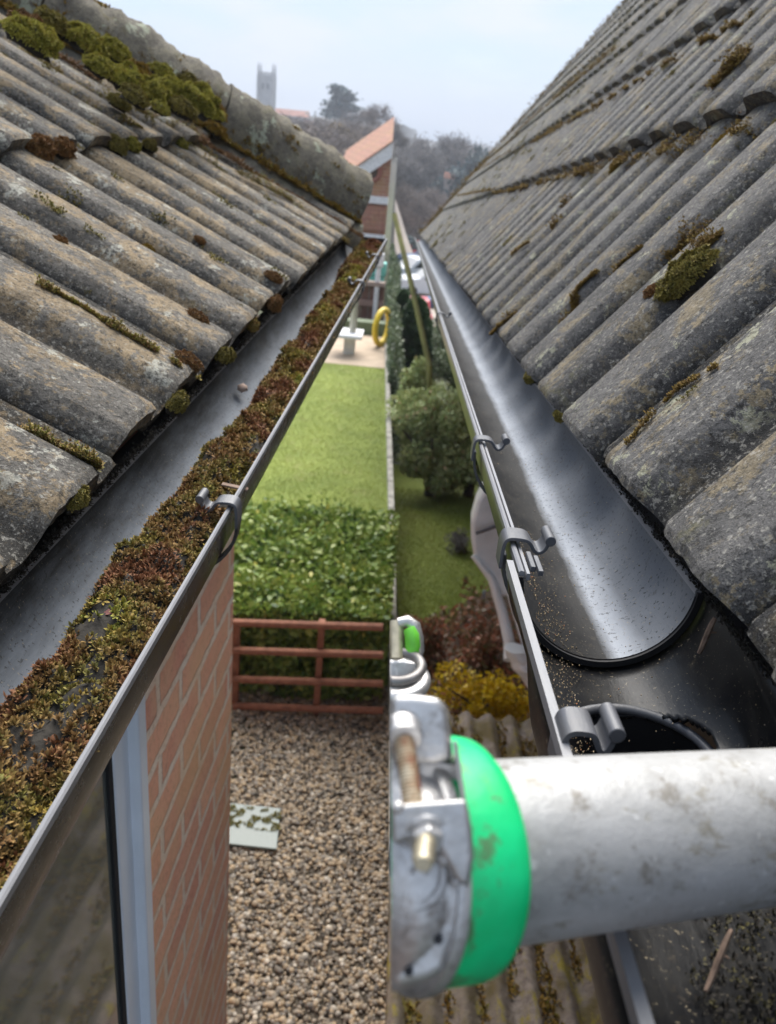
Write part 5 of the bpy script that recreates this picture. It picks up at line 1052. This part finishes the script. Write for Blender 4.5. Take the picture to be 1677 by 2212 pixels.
# shrubbery behind lawn
for k, (u, v, w, h, N, m_, lb) in enumerate([(925, 1075, .95, 1.35, 9000, 'shrub', 'large pale green shrub at the back of the right lawn'), (1010, 1075, 1.1, 1.25, 8000, 'shrub', 'broad pale leafy shrub touching the gutter edge'), (893, 1000, .42, 1.5, 4500, 'shrub', 'pale shrub with pinkish tips left of the large one'),
      (985, 880, 1.3, 1.3, 5000, 'darkshrub', 'dull grey-green shrub behind the pale shrubs'), (950, 800, 1.6, 1.2, 4000, 'darkshrub', 'dark rounded shrub beside the clean gutter')]):
    b = gR(u, v); foliage('garden_shrub', b, (w * 1.5, w * 1.0, h * 1.1), int(N * 1.5), .034, M[m_], lb, 'shrub', 80 + k, False) if True else None
def conifer(u, v, vt, w, seed, lb):
    b = gR(u, v); y = b[1]; hh = at_y(u, vt, y)[2] - b[2]; rg = np.random.default_rng(seed); t = thing('conifer', FW, tuple(b), lb, 'tree')
    mb = MB(); mb.tube([b, b + [0, 0, hh * .9]], [.09, .02], 8); mb.build('trunk', M['bark'], t)
    N = 11000; h = rg.random(N); a = rg.random(N) * 6.28; r = w * np.clip((1 - h) ** .45, 0, 1) * (.78 + .2 * np.array([nz3(math.cos(x) * 2, math.sin(x) * 2, q * 6 + seed) for x, q in zip(a, h)]) + .08 * rg.random(N)) * .5
    P = b + np.stack([r * np.cos(a), r * np.sin(a), h * hh], 1); soup('crown', leaves(rg, P, np.full(N, .05), 1.0), 4, M['conif'], np.clip(rg.normal(.5, .25, N), 0, 1), parent=t)
conifer(880, 862, 640, 1.15, 91, 'tall dark conifer left of the leaning pole'); conifer(852, 850, 625, .8, 92, 'dark conifer at the edge of the right garden, partly behind the tall one')
# low corrugated roof with moss
zs = -2.4; e0, e1_ = .165, 1.5
sh = thing('shed', FR, (.8, 2.6, -3.0), 'low shed with a mossy corrugated sheet roof under the tube', 'shed')
nx = 170; xs = np.linspace(e0, e1_, nx); ysr = np.linspace(1.2, 3.83, 30); V = []
for y in ysr:
    for x in xs: V.append((x, y, zs + .022 * math.sin((x - e0) * 2 * math.pi / .115) + .004 * nz3(x * 9, y * 9)))
mb = MB(); mb.add(V, [(j * nx + i, j * nx + i + 1, (j + 1) * nx + i + 1, (j + 1) * nx + i) for j in range(len(ysr) - 1) for i in range(nx - 1)])
o = mb.build('sheet_roof', M['sheetroof'], sh, smooth=60, fix=False); md = o.modifiers.new('t', 'SOLIDIFY'); md.thickness = .008
mb = MB(); mb.box((.85, 2.5, -2.75), (1.25, 2.4, .6)); mb.build('wall', M['farwall'], sh, smooth=0)
rg = np.random.default_rng(44); N = 15000; x = rg.uniform(e0, 1.35, N); y = rg.uniform(1.7, 3.83, N); g_ = np.array([nz3(a * 7, b * 2.2, 4) + .5 * nz3(a * 22, b * 9, 8) - .35 * math.sin((a - e0) * 2 * math.pi / .115) for a, b in zip(x, y)])
kp = g_ > .08; x, y = x[kp], y[kp]; P = np.stack([x, y, zs + .022 * np.sin((x - e0) * 2 * math.pi / .115) + .004], 1)
soup('roof_moss', tufts(rg, P, np.array([0, 0, 1.]), rg.uniform(.008, .018, len(P)), 5, .5), 4, M['mossY'], np.repeat(rg.random(len(P)), 5), TIP4, parent=sh, kind='stuff')

# grey hood with white sheeting beside the house
def fp(u, v, y): return FR.loc(u, v, y=y)
hd_ = thing('garden_hood', FR, tuple(fp(1100, 1230, 3.7)), 'grey rounded plastic hood behind the gutter clips, on white legs', 'garden cover')
pl_ = [(1075, 1025), (1050, 1048), (1030, 1085), (1018, 1130), (1018, 1165), (1024, 1205), (1062, 1262), (1085, 1290), (1150, 1290), (1160, 1180), (1130, 1040)]
mb = MB(); mb.prism([fp(u, v, 3.9 - (v - 1025) * .0008) for u, v in pl_], (.02, .25, -.03)); mb.build('hood', M['greyhood'], hd_, smooth=30, bevel=.02)
mb = MB(); mb.tube([fp(1028, 1152, 3.76), fp(1085, 1132, 3.78), fp(1150, 1115, 3.8)], .010, 8); mb.build('groove_bar', M['stoned'], hd_)
mb = MB(); mb.tube([fp(1022, 1200, 3.75), fp(1062, 1250, 3.72), fp(1085, 1320, 3.68), fp(1100, 1385, 3.62), fp(1104, 1425, 3.55)], [.012, .02, .026, .028, .035], 12); mb.build('white_leg', M['sheet'], hd_, smooth=60)
mb = MB(); mb.tube([fp(1092, 1250, 3.72), fp(1118, 1330, 3.66), fp(1140, 1400, 3.6), fp(1160, 1450, 3.5)], [.014, .02, .024, .03], 12); mb.build('white_leg', M['sheet'], hd_, smooth=60)
mb = MB(); n, m = 18, 20; V = []
for i in range(n):
    t = i / (n - 1); c = fp(1118 + 45 * t, 1400 + 90 * t, 3.5); rr = .085 * (1 - .45 * t) * (.75 + .25 * math.sin(t * 3.1))
    for j in range(m):
        a = 2 * math.pi * j / m; k = 1 + .35 * nz3(t * 6, math.cos(a) * 2, math.sin(a) * 2); V.append(c + np.array([rr * k * math.cos(a), rr * k * math.sin(a) * .8, 0]))
mb.add(V, [(i * m + j, i * m + (j + 1) % m, (i + 1) * m + (j + 1) % m, (i + 1) * m + j) for i in range(n - 1) for j in range(m)] + [tuple(range(m)), tuple((n - 1) * m + j for j in range(m))[::-1]])
mb.build('crumpled_sheet', M['sheet'], hd_, smooth=60)
# things in the bed: small pale label
p = gR(1042, 1305); mb = MB(); mb.box(p + [0, 0, .06], (.025, .01, .12)); mb.build('plant_label', plain('pale_blue_label', (.45, .52, .65), .4), label='small pale blue plant label standing in the soil bed', cat='plant label', bevel=.002)
# leaning pole
a = FR.loc(852, 462, y=11.); b = FR.loc(928, 790, y=10.2); mb = MB(); mb.tube([a, (a * .5 + b * .5) + [.01, 0, 0], b, b + [.05, .2, -.5]], [.030, .033, .035, .035], 10); mb.build('leaning_pole', M['pole'], fr=FR, label='yellow-green leaning pole beside the end of the clean gutter', cat='pole')

# ------------------------------------------------------------------ far right: road, cars, trees
drape('road', bR, lambda y: bR(y) + 6, 26, 40, M['road'], .02); drape('far_green', bR, lambda y: bR(y) + 9, 44, 52, M['lawn'], .02); drape('car_park', bR, lambda y: bR(y) + 16, 55, 88, M['road'], .02)
def car(u, v, L_, rot, mat, label, kind='car'):
    b = gR(u, v); t = thing(kind, FW, tuple(b), label, 'car'); R = np.array(Matrix.Rotation(rot, 3, 'Z')); T = lambda P: [R @ np.array(p) + b for p in P]
    w = L_ * .4; h = L_ * .33
    side = [(-.5, .09), (-.5, .5), (-.44, .62), (-.22, .68), (-.1, 1.0), (.22, 1.0), (.38, .66), (.49, .58), (.5, .09)]
    mb = MB(); mb.prism(T([(x * L_, -w / 2, z * h + .08 * L_ * .3) for x, z in side]), R @ np.array([0, w, 0])); bd = mb.build('body', mat, t, smooth=0, bevel=.05)
    for s in (-1, 1): mb = MB(); mb.prism(T([(x * L_, s * (w / 2 + .006), z * h) for x, z in [(-.17, .72), (-.08, .96), (.2, .96), (.32, .72)]]), R @ np.array([0, .004 * s, 0])); mb.build('window', M['carglass'], t, smooth=0)
    for x in (-.32, .32):
        for s in (-1, 1): mb = MB(); c = np.array(T([(x * L_, s * w * .47, L_ * .075)])[0]); ax = R @ np.array([0, .09, 0]); mb.tube([c - ax, c + ax], L_ * .075, 16); mb.build('wheel', M['tyre'], t)
    for s in (-1, 1): mb = MB(); mb.box(T([(L_ * .495, s * w * .35, h * .48)])[0], (.12, .3, .14), R); mb.build('headlight', M['farwhite'], t, smooth=0)
    return t
car(868, 562, 3.6, 1.5, M['redcar'], 'red car parked at the edge of the view beyond the leaning pole'); car(905, 560, 4.0, .1, M['redcar'], 'dark red car beside the end of the clean gutter')
car(900, 612, 3.6, .5, M['whitecar'], 'white car behind the leaning pole'); car(925, 590, 4.2, .1, M['bluecar'], 'blue car beyond the white van')
car(932, 640, 3.2, .2, M['whitecar'], 'white car close to the gutter end, beside the road')
car(892, 700, 2.2, 1.7, M['redcar'], 'red and white vehicle on the near road behind the conifer'); car(947, 668, 1.6, .2, M['bluecar'], 'small blue vehicle by the far gutter clip')
for k, (u, v, y, lb, m_) in enumerate([(858, 268, 95, 'tall bare tree at the left of the right-hand skyline', 'twig'), (882, 290, 110, 'bare tree second along the right-hand skyline', 'twig'), (905, 330, 130, 'shorter bare tree in the dip of the skyline', 'twigB'), (935, 316, 120, 'bare tree left of the red roofs', 'twigB'), (960, 304, 115, 'bare tree close to the sloping roof edge', 'twig'), (990, 292, 120, 'bare tree behind the sloping roof edge', 'twig'),
      (865, 380, 80, 'low bare tree at the left above the cars', 'twigB'), (925, 385, 85, 'low bare tree above the dark red car', 'twigB'), (895, 400, 75, 'low grey tree in front of the row of bare trees', 'twigB')]):
    h_ = tree_h(u, v, y); bare_tree(on_g(u, v, y), h_, h_ * .9, 400 + k, M[m_], lb, 8000)
for k, (u, v, y, w, lb) in enumerate([(1025, 293, 110, 9, 'dark round-topped evergreen rising over the roof edge'), (975, 318, 105, 7, 'dark evergreen among the bare trees'), (860, 470, 70, 3.5, 'dark green bush above the leaning pole')]):
    foliage('evergreen_tree', on_g(u, v, y), (w, w, tree_h(u, v, y)), 2600, .35, M['ever'], lb, 'tree', 95 + k, False)
rg = np.random.default_rng(52); N = 42000; y = rg.uniform(66, 100, N); x = np.array([bnd(q) for q in y]) + 1.0 + rg.random(N) * 22; zg = np.array([gz(a, b) for a, b in zip(x, y)])
hh = np.array([4.2 + 3.5 * abs(nz3(a * .16, b * .08, 6)) + 1.4 * nz3(a * .7, b * .7) for a, b in zip(x, y)]); kp = y > 86; x, y, zg, hh = x[kp], y[kp], zg[kp], hh[kp]; N = len(x); P = np.stack([x, y, zg + hh * rg.random(N) ** .6], 1)
D = rnd_dirs(rg, N); s_ = np.cross(D, rnd_dirs(rg, N)); soup('far_wood', np.stack([P - s_ * .06, P + s_ * .06, P + D * rg.uniform(.4, .9, N)[:, None]], 1), 3, M['twigB'], rg.random(N), label='mass of bare wood behind the parked cars on the right', cat='wood', kind='stuff')
far_house(868, 905, 448, 462, 92., 'red-roofed house half hidden behind the cars'); far_house(960, 985, 372, 384, 104., 'red roof showing between the bare trees near the roof edge')

# ------------------------------------------------------------------ air
mb = MB(); mb.box((0, 430, 18), (900, 960, 60)); hz = mb.build('haze', bpy.data.materials.new('haze'), smooth=0, kind='stuff'); hz['label'] = 'thin grey-blue winter haze over the whole view'; hz['category'] = 'haze'
hm = hz.data.materials[0]; hm.use_nodes = True; hm.node_tree.nodes.clear(); ho = hm.node_tree.nodes.new('ShaderNodeOutputMaterial'); hv = hm.node_tree.nodes.new('ShaderNodeVolumePrincipled')
hv.inputs['Color'].default_value = (.86, .91, 1, 1); hv.inputs['Density'].default_value = .0013; hm.node_tree.links.new(hv.outputs[0], ho.inputs['Volume'])
